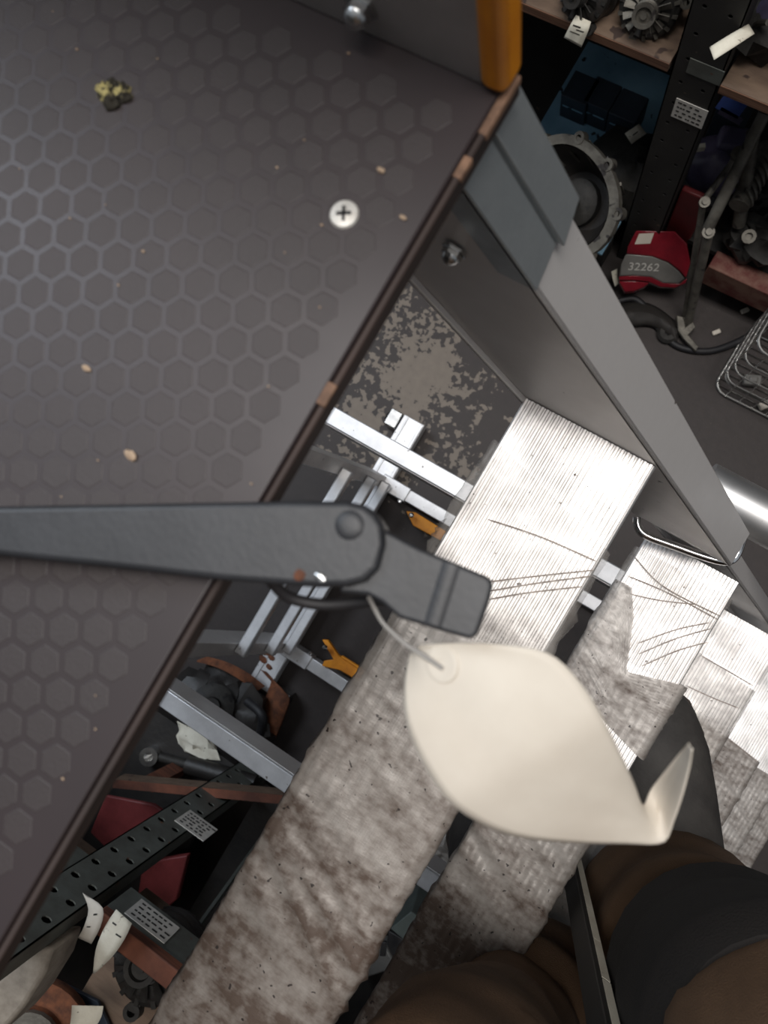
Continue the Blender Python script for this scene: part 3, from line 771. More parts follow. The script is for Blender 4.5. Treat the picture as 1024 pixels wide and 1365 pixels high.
MB().beam(P(-0.15, RB - 0.10, 1.58), P(-0.15, -1.16, 1.18), 0.006, 0.03).build('cross_brace', 'rack_steel', rk)
q = onY(262, 1100, RB + 0.001)
MB().box(q, (0.06, 0.0012, 0.062)).build('label', 'label_print', pb, label='white printed label on the post'); printed(q, .06, .062, 1, pb, 5)

# ================================================================ car parts
def alternator(o, axis, R, label, m1='cast_alu', m2='cast_dark', seed=0, group=None, xdir=(1, 0, 0)):
    """o = centre of the pulley face"""
    o = Vector(o); a = Vector(axis).normalized(); u = (Vector(xdir) - a * Vector(xdir).dot(a)).normalized(); w = a.cross(u)
    base = o - a * R * 1.9
    t = thing('alternator', base, label, 'car part', group)
    MB().lathe(base, a, [(R * .75, 0), (R * .95, R * .1), (R, R * .35), (R * .96, R * .4), (R * .96, R * .8), (R, R * .85), (R * .98, R * 1.05), (R * .8, R * 1.22), (R * .42, R * 1.26), (R * .42, R * 1.45), (0, R * 1.45)], 28).build('housing', m2, t, smooth=True)
    sl = MB(); n = 14
    for k in range(n):
        an = 2 * PI * k / n; d = u * math.cos(an) + w * math.sin(an); e = a.cross(d)
        p0 = base + a * R * 1.24 + d * R * .46; p1 = base + a * R * 1.10 + d * R * .97
        sl.beam(p0, p1, R * .11, R * .12, a)
    sl.build('vent_ribs', m1, t)
    fn = MB(); n = 12
    for k in range(n):
        an = 2 * PI * k / n + .2; d = u * math.cos(an) + w * math.sin(an); e = a.cross(d)
        c0 = base + a * R * 1.36
        fn.add([c0 + d * R * .3, c0 + d * R * .78 + e * R * .12, c0 + d * R * .70 + e * R * .30 + a * R * .12, c0 + d * R * .3 + e * R * .14 + a * R * .12], [(0, 1, 2, 3)])
    fo = fn.build('fan', m1, t); s = fo.modifiers.new('s', 'SOLIDIFY'); s.thickness = R * .04
    MB().lathe(base + a * R * 1.45, a, [(R * .38, 0), (R * .38, R * .06), (R * .31, R * .1), (R * .36, R * .15), (R * .31, R * .2), (R * .36, R * .25), (R * .31, R * .3), (R * .38, R * .35), (R * .38, R * .45), (R * .26, R * .45), (R * .24, R * .33), (R * .1, R * .33), (R * .1, R * .45), (0, R * .45)], 24).build('pulley', m1, t, smooth=True)
    for k in range(3):
        lu = MB()
        an = 2 * PI * k / 3 + seed; d = u * math.cos(an) + w * math.sin(an)
        c0 = base + a * R * .8 + d * R * 1.16
        lu.lathe(c0, a, [(R * .2, 0), (R * .2, R * .3), (R * .1, R * .3), (R * .1, R * .02)], 14)
        lu.beam(base + a * R * .95 + d * R * .9, c0 + a * R * .15, R * .24, R * .22, a)
        lu.build('mounting_lug', m1, t, smooth=True)
    return t
def tag_card(name, pts, m, label, cat='tag', thick=0.0006, print_=False, group=None, hole=None):
    """card through 3D points given as two edges"""
    a, b = pts
    n = 10; A = catmull(a, n); B = catmull(b, n); mb = MB()
    vs = [];
    for i in range(n):
        for f in (0, .33, .67, 1): vs.append(A[i].lerp(B[i], f))
    mb.add(vs, [(i * 4 + j, i * 4 + j + 1, (i + 1) * 4 + j + 1, (i + 1) * 4 + j) for i in range(n - 1) for j in range(3)])
    o = single(name, mb, m, A[0], label, cat, group, smooth=True)
    s = o.modifiers.new('s', 'SOLIDIFY'); s.thickness = thick; s.offset = 0
    if print_:
        pr = MB()
        for (u, v, l) in print_:
            i = int(u * (n - 1)); c = A[i].lerp(B[i], v); d = (A[min(i + 1, n - 1)] - A[max(i - 1, 0)]).normalized(); e = (B[i] - A[i]).normalized()
            nn = d.cross(e).normalized()
            if nn.z < 0: nn = -nn
            c = c + nn * (thick * 1.2)
            pr.add([c - e * l - d * .0010, c + e * l - d * .0010, c + e * l + d * .0010, c - e * l + d * .0010], [(0, 1, 2, 3)])
        pr.build('ink_marks', 'oily', o)
    return o

# upper shelf beyond the stringer
alternator(at(858, 22, HA - 0.055), (0.12, -0.80, 0.52), 0.043, 'dusty grey alternator with its pulley up at the end of the plywood shelf', 'cast_alu', 'cast_dark', 0.4)
alternator(at(762, -4, HA - 0.050), (-0.2, -0.75, 0.55), 0.040, 'dark oily alternator at the shelf edge beside a hanging paper tag', 'cast_dark', 'oily', 1.1)
tag_card('paper_tag', ([at(768, 20, HA - 0.02), at(760, 34, HA - 0.012), at(752, 50, HA + 0.015)], [at(788, 29, HA - 0.02), at(784, 42, HA - 0.012), at(775, 63, HA + 0.015)]), 'paper_white',
         'small creased paper tag hanging over the plywood shelf edge', print_=[(.45, .35, .006), (.6, .6, .006), (.7, .4, .008)])
tag_card('paper_tag', ([at(998, 32, .99), at(970, 48, .985), at(946, 63, .99)], [at(1006, 45, .99), at(980, 62, .985), at(952, 80, .99)]), 'paper_white',
         'long blank pale paper tag sticking out between the two plywood shelves')
gp = MB(); gp.sphere(at(1022, 28, HA - 0.035), 0.05, 12, 8, (1.1, 1.0, .7), .5)
go = thing('starter_motor', at(1022, 28, HA), 'dark oily motor part at the end of the long pale tag', 'car part')
gp.build('housing', 'cast_dark', go, smooth=True)
MB().lathe(at(1030, 22, HA - 0.05), (0.3, .3, .9), [(.026, 0), (.026, .03), (.018, .034), (.018, .05), (0, .05)], 16).build('end_cover', 'purple_plastic', go, smooth=True)
MB().tube([at(1003, 36, HA - 0.05), at(1012, 30, HA - 0.07), at(1024, 30, HA - 0.085)], 0.004, 8).build('terminal', 'cast_alu', go, smooth=True)

# gearbox with open bell housing on the blue shelf
gc = at(742, 268, 1.46); ga = Vector((-0.34, -0.56, 0.75)).normalized()
gx = thing('gearbox', P(gc.x, gc.y + 0.05, 1.605), 'dirty aluminium gearbox with open bell housing on the blue shelf', 'gearbox')
u = Vector((1, 0, 0)); u = (u - ga * u.dot(ga)).normalized(); w_ = ga.cross(u)
n = 48
def bell_r(an): return 0.120 * (1 + 0.10 * math.cos(2 * an - 0.6) + 0.05 * math.cos(3 * an + 0.5))
mb = MB(); vs = []; fs = []
prof = [(1.0, 0.0), (1.0, -0.012), (0.90, -0.014), (0.80, -0.06), (0.62, -0.10), (0.50, -0.135), (0.0, -0.135)]
inner = [(0.86, 0.0), (0.84, -0.012), (0.74, -0.058), (0.5, -0.09), (0.0, -0.095)]
def ringset(pr):
    base = len(vs)
    for (k, h) in pr:
        for i in range(n):
            an = 2 * PI * i / n; r = bell_r(an) * k
            vs.append(gc + u * math.cos(an) * r + w_ * math.sin(an) * r + ga * h)
    for j in range(len(pr) - 1):
        for i in range(n): fs.append((base + j * n + i, base + j * n + (i + 1) % n, base + (j + 1) * n + (i + 1) % n, base + (j + 1) * n + i))
    return base
b0 = ringset(prof); mb.add(vs, fs)
bell = mb.build('bell_housing', 'cast_alu', gx, smooth=True)
vs = []; fs = []; mb = MB(); ringset(inner); mb.add([q + ga * 0.0005 for q in vs], fs); mb.build('bell_interior', 'oily', bell, smooth=True)
mb = MB()
rimv = []
for i in range(n):
    an = 2 * PI * i / n
    for (k, h) in ((1.03, -0.010), (1.03, 0.003), (0.88, 0.003), (0.88, -0.010)):
        r = bell_r(an) * k; rimv.append(gc + u * math.cos(an) * r + w_ * math.sin(an) * r + ga * h)
mb.add(rimv, [(i * 4 + j, i * 4 + (j + 1) % 4, ((i + 1) % n) * 4 + (j + 1) % 4, ((i + 1) % n) * 4 + j) for i in range(n) for j in range(4)])
mb.build('bell_flange', 'cast_alu', gx, smooth=True)
for k in range(9):
    an = 2 * PI * k / 9 + 0.25; r = bell_r(an) * 1.02
    MB().lathe(gc + u * math.cos(an) * r + w_ * math.sin(an) * r - ga * 0.012, ga, [(.0115, 0), (.0115, .017), (.0055, .017), (.0055, .006), (0, .006)], 14).build('flange_boss', 'cast_alu', gx, smooth=True)
MB().cyl(gc - ga * 0.10, gc - ga * 0.005, 0.014, 14).build('input_shaft', 'zinc', gx, smooth=True)
MB().lathe(gc - ga * 0.095, ga, [(.045, 0), (.045, .02), (.03, .03), (.0, .03)], 20).build('bearing_retainer', 'cast_dark', gx, smooth=True)
cb = MB(); cc = gc - ga * 0.14 + Vector((0.04, 0.09, -0.01))
cb.sphere(cc, 0.10, 16, 10, (1.0, .9, .55), .35); cb.build('gear_case', 'cast_dark', gx, smooth=True)
rbm = MB()
for k in range(6):
    an = 0.2 + 0.45 * k; d = u * math.cos(an) + w_ * math.sin(an)
    rbm.beam(gc + d * bell_r(an) * .95 - ga * 0.014, gc + d * bell_r(an) * .55 - ga * 0.12, .006, .02, ga)
rbm.build('casting_ribs', 'cast_alu', bell)
MB().lathe(at(838, 266, 1.585), (0, -.3, 1), [(.012, 0), (.015, .004), (.015, .010), (.006, .010), (.006, .002)], 16).build('seal_ring', 'rubber', gx, smooth=True)
for i, (x, y) in enumerate(((768, 128), (797, 136), (832, 152))):
    q = at(x, y, 1.53); bx = MB().box((q.x, q.y + 0.02, q.z - 0.0375), (0.058, 0.06, 0.075))
    t = thing('small_box', (q.x, q.y + 0.02, CZ - 1.605), ('dark blue box behind the gearbox, farthest from the rack post', 'dark blue box behind the gearbox, middle one of three', 'dark blue box behind the gearbox, closest to the rack post')[i], 'box', 'dark blue boxes behind the gearbox')
    bx.build('carton', 'blue_dark', t, bevel=0.002)
    MB().box((q.x, q.y - 0.0105, q.z - 0.03), (0.046, 0.0008, 0.004)).build('flap_line', 'blue_board', t)
tag_card('paper_tag', ([at(833, 178, 1.50), at(838, 186, 1.50), at(842, 192, 1.51)], [at(852, 165, 1.50), at(857, 172, 1.50), at(862, 178, 1.51)]), 'paper_white', 'crumpled white paper tag lying on the gearbox', print_=[(.5, .5, .006)])
tag_card('paper_tag', ([at(800, 300, 1.59), at(803, 315, 1.59), at(805, 330, 1.60)], [at(801, 300, 1.59), at(812, 312, 1.59), at(806, 330, 1.60)]), 'paper_white', 'folded white paper tag at the front corner of the blue shelf', print_=[(.4, .5, .003)])

# tail lamp in front of the rack
def lampH(y): return 1.56 + 0.13 * (y - 305) / 85
def lp_(pts, dz=0): return [at(x, y, lampH(y)) + Vector((0, 0, dz)) for x, y in pts]
tl = thing('tail_lamp', P(at(870, 345, 1.75).x, at(870, 345, 1.75).y, 1.75), 'red and grey car tail lamp with a chalked number, by the rack post', 'tail lamp')
MB().prism(lp_([(851, 311), (898, 311), (914, 326), (918, 352), (908, 378), (880, 377), (862, 372), (850, 385), (834, 385), (828, 370), (829, 352), (838, 331)], -0.012), (0, 0.012, -0.045)).build('lamp_body', 'black_plastic', tl, bevel=0.003)
MB().prism(lp_([(848, 307), (900, 308), (916, 324), (921, 350), (915, 370), (906, 360), (892, 349), (870, 341), (835, 338), (837, 328)], 0), (0, 0.003, -0.018)).build('red_lens', 'red_lens', tl, bevel=0.003, seg=3)
MB().prism(lp_([(834, 338.5), (869, 341.5), (891, 350), (905, 361), (913, 371), (905, 378), (884, 377), (868, 369), (845, 367), (826, 368), (828, 352)], 0.001), (0, 0.003, -0.018)).build('clear_lens', 'grey_lens', tl, bevel=0.003, seg=3)
MB().prism(lp_([(825, 369), (846, 368), (868, 370), (884, 378), (906, 379), (916, 371), (914, 378), (900, 384), (880, 383), (864, 376), (845, 374), (825, 374)], 0.003), (0, 0.003, -0.015)).build('red_rim', 'red_lens', tl, bevel=0.0015)
MB().prism(lp_([(825, 375), (846, 375), (866, 377), (858, 383), (845, 388), (833, 389)], 0.001), (0, 0.003, -0.02)).build('red_corner_lens', 'red_lens', tl, bevel=0.002)
MB().prism(lp_([(852, 312), (872, 311), (867, 325), (846, 326)], 0.0016), (0, 0, -0.001)).build('paper_sticker', 'paper', tl)
tm = text_mesh('32262', 0.026); to = bpy.data.objects.new('chalk_number', tm); C.objects.link(to); to.parent = tl
a_, b_, c_ = lp_([(845, 356), (868, 357), (845, 346)])
ex = (b_ - a_).normalized(); ez = ex.cross(c_ - a_).normalized(); eyv = ez.cross(ex)
Mx = Matrix((ex, eyv, ez)).transposed().to_4x4(); Mx.translation = lp_([(858, 357)], 0.0022)[0] - tl.location
to.matrix_local = Mx; tm.materials.append(MATS['ink'])
tag_card('paper_tag', ([at(815, 362, 1.70), at(817, 372, 1.70), at(820, 382, 1.71)], [at(823, 358, 1.70), at(823, 368, 1.70), at(825, 378, 1.71)]), 'paper_white', 'scrap of white paper tag next to the tail lamp')

# things in the right hand bay of the far rack
def slab(name, pts, H, thick, m, parent, bev=0.002): return MB().prism([at(x, y, H) for x, y in pts], (0, 0, -thick)).build(name, m, parent, bevel=bev)
rp = MB(); q0 = onY(930, 262, 0.80); q1 = onY(897, 338, 0.80)
single('red_sheet', MB().box2((q0.x - .032, .80, 0), (q0.x + .022, .812, q0.z)), 'red_dim', (q0.x, .8, 0), 'dull red upright panel behind the tail lamp', 'panel', bevel=0.003)
mr = thing('mirror_housing', at(950, 225, 1.6), 'dark violet plastic housing on the lower shelf beside the red panel', 'car part')
mb = MB(); mb.sphere(at(955, 222, 1.50), 0.062, 18, 12, (1.05, .9, .85), .12); mb.build('shell', 'purple_plastic', mr, smooth=True)
MB().box(at(975, 192, 1.46), (0.055, 0.045, 0.05), Matrix.Rotation(.3, 3, 'Z')).build('bracket', 'purple_plastic', mr, bevel=0.008, seg=3)
MB().lathe(at(948, 238, 1.50), (.2, -.5, .8), [(.058, 0), (.060, .008), (.052, .014), (.05, .006)], 22).build('rim', 'black_plastic', mr, smooth=True)
MB().box(at(932, 197, 1.425), (0.02, 0.008, 0.014), Matrix.Rotation(.6, 3, 'Z')).build('sticker', 'paper_white', mr)
bb = thing('carton', at(980, 130, 1.6), 'bright blue small carton with a pale end standing under the plywood shelf', 'box')
MB().box(at(980, 146, 1.45), (0.05, 0.07, 0.28), Matrix.Rotation(-.1, 3, 'Z')).build('box_body', 'blue_dark', bb, bevel=0.002)
MB().box(at(982, 132, 1.308), (0.042, 0.060, 0.002), Matrix.Rotation(-.1, 3, 'Z')).build('blue_top', 'blue_bright', bb)
MB().box(at(974, 155, 1.308), (0.042, 0.012, 0.002), Matrix.Rotation(-.1, 3, 'Z')).build('pale_strip', 'purple_plastic', bb)
wl = thing('wiper_linkage', at(912, 440, 1.75), 'grey steel wiper linkage rods leaning from the rack down to the floor', 'car part')
for (a, b, r) in (((938, 268, 1.42), (913, 425, 1.735), .0065), ((944, 315, 1.45), (917, 432, 1.735), .009), ((1020, 150, 1.27), (944, 305, 1.43), .0105), ((985, 205, 1.36), (938, 268, 1.42), .006), ((1005, 175, 1.33), (985, 300, 1.50), .012)):
    MB().tube([at(*a), at(*b)], r, 12).build('rod', 'cast_alu', wl, smooth=True)
for q, r in (((939, 270, 1.41), .013), ((944, 310, 1.43), .015), ((984, 205, 1.35), .016), ((915, 428, 1.73), .013)):
    MB().lathe(at(*q), (.1, -.3, 1), [(r * .75, -.006), (r * .75, .006), (r * .4, .006), (r * .4, .012), (0, .012)], 14).build('ball_joint', 'cast_alu', wl, smooth=True)
wb = MB(); wb.prism([at(x, y, 1.72) for x, y in ((902, 420), (912, 422), (914, 436), (924, 428), (928, 436), (918, 446), (932, 462), (928, 468), (912, 452), (904, 440))], (0, 0, -.012)); wb.build('crank_bracket', 'cast_alu', wl, bevel=0.002)
mo = thing('wiper_motor', at(990, 300, 1.6), 'corroded cast motor with finned end on the lower shelf above the red beam', 'car part')
MB().lathe(at(975, 335, 1.57), (.45, .75, .25), [(.03, 0), (.038, .01), (.038, .08), (.03, .09), (.02, .095), (.02, .12), (0, .12)], 22).build('motor_can', 'oily', mo, smooth=True)
mb = MB()
for k in range(7): mb.lathe(at(990 + k * 5, 262 - k * 9, 1.44), (.45, .8, .1), [(.020, 0), (.026, .002), (.026, .006), (.020, .008)], 16)
mb.build('fins', 'cast_alu', mo, smooth=True)
MB().tube([at(985, 275, 1.44), at(1026, 196, 1.44)], .019, 14).build('core', 'cast_alu', mo, smooth=True)
mb = MB()
for (x, y, r) in ((1000, 275, .03), (1015, 260, .035), (1010, 300, .035), (988, 318, .028), (1018, 330, .04)): mb.sphere(at(x, y, 1.54), r, 10, 8, (1.1, .9, .8), .6)
mb.build('gear_case', 'cast_dark', mo, smooth=True)
MB().lathe(at(998, 316, 1.49), (0, -.4, 1), [(.013, 0), (.013, .012), (.007, .012), (.007, .003), (0, .003)], 14).build('bore', 'cast_alu', mo, smooth=True)

# floor clutter near the tail lamp
hs = [at(*p) for p in ((822, 402, 1.742), (845, 398, 1.742), (862, 412, 1.742), (880, 440, 1.742), (905, 462, 1.742), (945, 468, 1.742), (985, 455, 1.742), (1010, 440, 1.742))]
single('rubber_hose', MB().tube(catmull(hs, 40), .0075, 10), 'rubber', hs[0], 'black rubber hose lying on the floor below the tail lamp', 'hose', smooth=True)
pn = thing('splash_guard', at(855, 425, 1.75), 'dark bent plastic guard lying on the floor in front of the tail lamp', 'car part')
mb = MB(); vs = []; NX, NY = 14, 8
for i in range(NX):
    for j in range(NY):
        u_ = i / (NX - 1); v_ = j / (NY - 1)
        x = 826 + 72 * u_ + 6 * v_; y = 408 + 22 * u_ + 30 * v_ - 14 * math.sin(u_ * 3)
        vs.append(at(x, y, 1.742 - 0.018 * math.sin(PI * v_) - 0.006 * mnoise.noise(Vector((u_ * 5, v_ * 4, 1)))))
mb.add(vs, [(i * NY + j, i * NY + j + 1, (i + 1) * NY + j + 1, (i + 1) * NY + j) for i in range(NX - 1) for j in range(NY - 1)])
o = mb.build('sheet', 'floor_black', pn, smooth=True); s = o.modifiers.new('s', 'SOLIDIFY'); s.thickness = .003
MB().lathe(at(890, 445, 1.742), (0, 0, 1), [(.022, 0), (.024, .006), (.018, .012), (.008, .012), (.008, .004), (0, .004)], 16).build('clip_washer', 'cast_dark', pn, smooth=True)
for (x, y, l) in ((955, 443, 'white plastic chip on the floor beside the wire basket'), (897, 441, 'pale square chip on the dark guard'), (993, 414, 'grey pebble on the floor under the red beam')):
    single('floor_chip', MB().box(at(x, y, 1.744), (.018, .010, .008), Matrix.Rotation(.9, 3, 'Z')), 'paper', at(x, y, 1.748), l, 'debris', bevel=.002)
foil = MB(); foil.sphere(at(1016, 664, 1.735), .022, 14, 10, (1.6, .6, .35), .7)
single('foil_scrap', foil, 'zinc', at(1016, 664, 1.75), 'crumpled silver foil scrap on the floor by the handrail tube', 'foil')

# wire basket
c0 = at(950, 519, 1.742)
wbk = thing('wire_basket', c0, 'chrome wire basket with rounded corners standing on the floor', 'basket')
def ring(H, grow, r=.0022):
    x0, y0 = c0.x - grow, c0.y - grow; x1, y1 = c0.x + .42 + grow, c0.y + .15 + grow; rr = .028; pts = []
    for (cx, cy, a0) in ((x1 - rr, y1 - rr, 0), (x0 + rr, y1 - rr, 90), (x0 + rr, y0 + rr, 180), (x1 - rr, y0 + rr, 270)):
        for k in range(5):
            a = math.radians(a0 + 22.5 * k); pts.append(P(cx + rr * math.cos(a), cy + rr * math.sin(a), H))
    return pts
hs_ = [1.742, 1.675, 1.66, 1.60, 1.53, 1.45]
for i, H in enumerate(hs_):
    MB().tube(ring(H, .004 * i * .0), .0030 if i in (0, 5) else .0021, 8, closed=True).build('rim_wire', 'wire', wbk, smooth=True)
R0 = ring(1.742, 0)
def up(x, y): MB().tube([P(x, y, 1.742), P(x, y, 1.45)], .0010, 6).build('upright_wire', 'wire', wbk, smooth=True)
for k in range(1, 14): up(c0.x + .42 * k / 14, c0.y); up(c0.x + .42 * k / 14, c0.y + .15)
for k in range(1, 10): up(c0.x, c0.y + .15 * k / 10); up(c0.x + .42, c0.y + .15 * k / 10)
for k in range(1, 10): MB().tube([P(c0.x, c0.y + .15 * k / 10, 1.742), P(c0.x + .42, c0.y + .15 * k / 10, 1.742)], .0010, 6).build('bottom_wire', 'wire', wbk, smooth=True)
for i, (dx, dy, a, m, l, sz) in enumerate(((.06, .05, .4, 'grey_lens', 'small grey plug lying in the wire basket corner', (.035, .022, .02)), (.12, .03, .9, 'paper', 'white plastic tube lying in the wire basket', (.06, .016, .016)), (.16, .10, .1, 'cast_alu', 'grey metal bracket lying in the wire basket', (.07, .03, .015)), (.10, .16, 1.2, 'cast_dark', 'dark lump of metal lying in the wire basket', (.05, .04, .03)))):
    q = P(c0.x + dx, c0.y + dy, 1.738 - sz[2] / 2)
    b2 = MB().box(q, sz, Matrix.Rotation(a, 3, 'Z')).box(q + Vector((0, 0, sz[2] * .55)), (sz[0] * .5, sz[1] * .6, sz[2] * .4), Matrix.Rotation(a, 3, 'Z'))
    single('loose_part', b2, m, q - Vector((0, 0, sz[2] / 2)), l, 'car part', bevel=.003)

# ================================================================ near rack contents
alternator(at(186, 1292, 1.005), (-0.05, 0.20, 0.97), 0.060, 'black alternator with fan blades on the shelf of the perforated rack', 'cast_dark', 'oily', .7)
tag_card('paper_tag', ([at(155, 1212, .925), at(140, 1235, .92), at(128, 1265, .925), at(124, 1298, .945)], [at(176, 1231, .925), at(166, 1252, .92), at(150, 1275, .925), at(127, 1297, .945)]), 'paper_white',
         'pointed cream paper tag lying over the alternator fan', print_=[(.25, .3, .003), (.4, .7, .004)])
tag_card('paper_tag', ([at(110, 1190, .93), at(118, 1212, .92), at(112, 1235, .92), at(104, 1250, .93)], [at(116, 1194, .93), at(137, 1210, .915), at(134, 1235, .915), at(122, 1258, .925)]), 'paper',
         'grubby curled paper tag beside the pointed cream tag', print_=[(.5, .5, .003), (.7, .3, .003)])
tag_card('paper_tag', ([at(96, 1340, 1.0), at(95, 1355, 1.0), at(92, 1380, 1.0)], [at(138, 1341, 1.0), at(134, 1358, 1.0), at(120, 1380, 1.0)]), 'paper_white', 'plain white paper tag next to the rusty brake disc')
single('dusty_block', MB().prism([at(x, y, .88) for x, y in ((26, 1266), (70, 1264), (58, 1300), (30, 1345), (0, 1380), (-30, 1380), (-20, 1330))], (0, 0, -.068)), 'dusty', at(20, 1320, .948), 'pale dusty metal block on the rack shelf under the deck corner', 'car part', bevel=.006, seg=3)
bd = thing('brake_disc', at(55, 1372, HS + .15), 'rusty brake disc standing low on the rack shelf beside the dusty block', 'brake disc')
MB().lathe(at(52, 1378, 1.06), (.1, .1, 1), [(.075, 0), (.080, .006), (.080, .022), (.050, .026), (.048, .045), (.02, .045), (.02, .02), (0, .02)], 30).build('disc', 'rust', bd, smooth=True)
MB().lathe(at(52, 1378, 1.045), (.1, .1, 1), [(.044, .026), (.044, .034), (.022, .036), (.022, .03)], 20).build('hub', 'cast_alu', bd, smooth=True)
single('metal_sheet', MB().prism([at(x, y, 1.085) for x, y in ((60, 1300), (130, 1335), (150, 1380), (40, 1380))], (0, 0, -.006)), 'blue_dark', at(90, 1340, 1.10), 'dark blue grey sheet lying behind the white tag on the shelf', 'sheet', bevel=.001)

# lower level of the near rack
pa0, pa1 = at(150, 1050, 1.41), at(400, 1074, 1.41)
d = (pa1 - pa0).normalized(); nn = Vector((-d.y, d.x, 0))
pw = MB().prism([pa0, pa1, pa1 + nn * .016, pa0 + nn * .016], (0, 0, -.045)); 
plo = single('plywood_panel', pw, 'ply', pa0 - Vector((0, 0, .045)), 'plywood panel standing on edge with a reddish layered rim', 'panel', bevel=.0006)
MB().prism([pa0 + Vector((0, 0, .0002)), pa1 + Vector((0, 0, .0002)), pa1 + nn * .016 + Vector((0, 0, .0002)), pa0 + nn * .016 + Vector((0, 0, .0002))], (0, 0, .0012)).build('layered_edge', 'ply_red', plo)
MB().box(pa0.lerp(pa1, .14) + Vector((0, 0, -.117)), (.03, .02, .144)).build('support_block', 'ply_red', plo, bevel=.001)
MB().box(pa0.lerp(pa1, .9) + Vector((0, 0, -.117)), (.03, .02, .144)).build('support_block', 'ply_red', plo, bevel=.001)
sa = thing('shock_absorber', at(205, 1006, 1.6), 'black shock absorber with an eye end lying under the side brace', 'car part')
MB().tube([at(203, 1004, 1.58), at(205, 1008, 1.58)], .0, 4) 
MB().lathe(at(204, 1006, 1.60), (.1, .1, 1), [(.020, 0), (.020, .03), (.010, .03), (.010, .002)], 18).build('eye', 'zinc', sa, smooth=True)
MB().tube([at(213, 1009, 1.585), at(252, 1020, 1.585)], .010, 12).build('piston_rod', 'cast_dark', sa, smooth=True)
MB().tube([at(250, 1019, 1.585), at(270, 1025, 1.585), at(340, 1046, 1.585)], .020, 14).build('cylinder', 'oily', sa, smooth=True)
single('white_rag', MB().sphere(at(262, 990, 1.60), .040, 14, 10, (1.4, .8, .35), .6), 'paper_white', at(262, 990, 1.62), 'small crumpled whitish rag beside the shock absorber', 'rag', smooth=True)
lu = thing('oily_hub', at(290, 935, 1.75), 'black oily wheel hub carrier on the floor under the floor beam', 'car part')
mb = MB()
for (x, y, r, H) in ((275, 925, .06, 1.69), (300, 915, .05, 1.69), (320, 945, .06, 1.69), (335, 975, .05, 1.70), (285, 955, .04, 1.70)): mb.sphere(at(x, y, H), r, 12, 8, (1.2, .9, .8), .6)
mb.build('casting', 'oily', lu, smooth=True)
MB().lathe(at(284, 940, 1.64), (.2, .2, 1), [(.045, 0), (.048, .01), (.03, .02), (.02, .02), (.018, .035), (0, .035)], 20).build('flange', 'cast_dark', lu, smooth=True)
MB().tube(catmull([at(330, 935, 1.62), at(350, 955, 1.60), at(345, 985, 1.64)], 14), .010, 10).build('brake_hose', 'rubber', lu, smooth=True)
bnd = [at(*p) for p in ((262, 882, 1.66), (290, 890, 1.655), (318, 905, 1.66), (340, 922, 1.68))]
mb = MB(); A = catmull(bnd, 12)
mb.add([q for q in A] + [q + Vector((.012, .02, -.01)) for q in A] + [q + Vector((0, 0, -.05)) for q in A], [(i, i + 1, 13 + i, 12 + i) for i in range(11)] + [(i, i + 1, 25 + i, 24 + i) for i in range(11)])
o = single('rusty_strip', mb, 'rust', A[0] - Vector((0, 0, .05)), 'rusty bent steel strip beside the floor beam', 'scrap'); s = o.modifiers.new('s', 'SOLIDIFY'); s.thickness = .004
mb = MB(); A = catmull([at(*p) for p in ((372, 915, 1.70), (385, 930, 1.69), (380, 950, 1.69), (366, 985, 1.70))], 12)
mb.add([q for q in A] + [q + Vector((-.06, .012, -.01)) for q in A], [(i, i + 1, 13 + i, 12 + i) for i in range(11)])
o = single('rusty_shield', mb, 'rust', A[0], 'rusty brown curved shield on the floor beside the beam end', 'scrap', smooth=True); s = o.modifiers.new('s', 'SOLIDIFY'); s.thickness = .006
rd = thing('red_body_panel', at(200, 1105, 1.6), 'faded red body panel stored behind the perforated post', 'panel')
slab('sheet', ((140, 1060), (205, 1072), (245, 1100), (215, 1130), (150, 1140), (120, 1110)), 1.50, .01, 'red_part', rd, .003)
slab('lower_fold', ((190, 1150), (250, 1140), (235, 1200), (205, 1225), (180, 1215)), 1.52, .02, 'red_part', rd, .003)
slab('bracket', ((155, 1120), (185, 1100), (200, 1118), (160, 1140)), 1.475, .006, 'cast_dark', rd, .001)
# seen between the first and second step
bag = MB(); bag.sphere(at(590, 1130, 1.66), .055, 18, 12, (1.0, .8, .6), .7)
single('plastic_bag', bag, 'clear_bag', at(590, 1130, 1.75), 'crumpled clear plastic bag on the floor between the first two steps', 'bag', smooth=True)
single('blue_bottle', MB().lathe(at(566, 1214, 1.59) - Vector((0, 0, .12)), (0, 0, 1), [(.028, 0), (.030, .01), (.030, .09), (.014, .105), (.014, .12), (0, .12)], 20), 'blue_shop', at(566, 1214, 1.71), 'small blue bottle below the second step', 'bottle', smooth=True)
single('grey_green_panel', MB().prism([at(x, y, 1.45) for x, y in ((520, 1238), (548, 1215), (592, 1245), (565, 1275))], (0, 0, -.15)), 'green_grey', at(550, 1242, 1.6), 'flat grey-green box on the rack below the second step', 'box', bevel=.002)
pc = thing('plug_connector', at(515, 1268, 1.6), 'black and white electrical connector next to the grey-green box', 'connector')
slab('black_body', ((518, 1240), (560, 1265), (545, 1290), (515, 1275)), 1.53, .06, 'black_plastic', pc)
slab('white_end', ((530, 1264), (540, 1264), (538, 1282), (531, 1282)), 1.46, .01, 'paper_white', pc, .001)
pc = thing('grey_module', at(500, 1275, 1.6), 'pale grey plastic module on the rack beside the first step', 'car part')
slab('case', ((490, 1260), (515, 1262), (530, 1290), (470, 1310), (480, 1285)), 1.52, .05, 'grey_lens', pc, .004)
slab('socket', ((508, 1256), (515, 1256), (514, 1275), (506, 1275)), 1.46, .008, 'black_plastic', pc, .001)

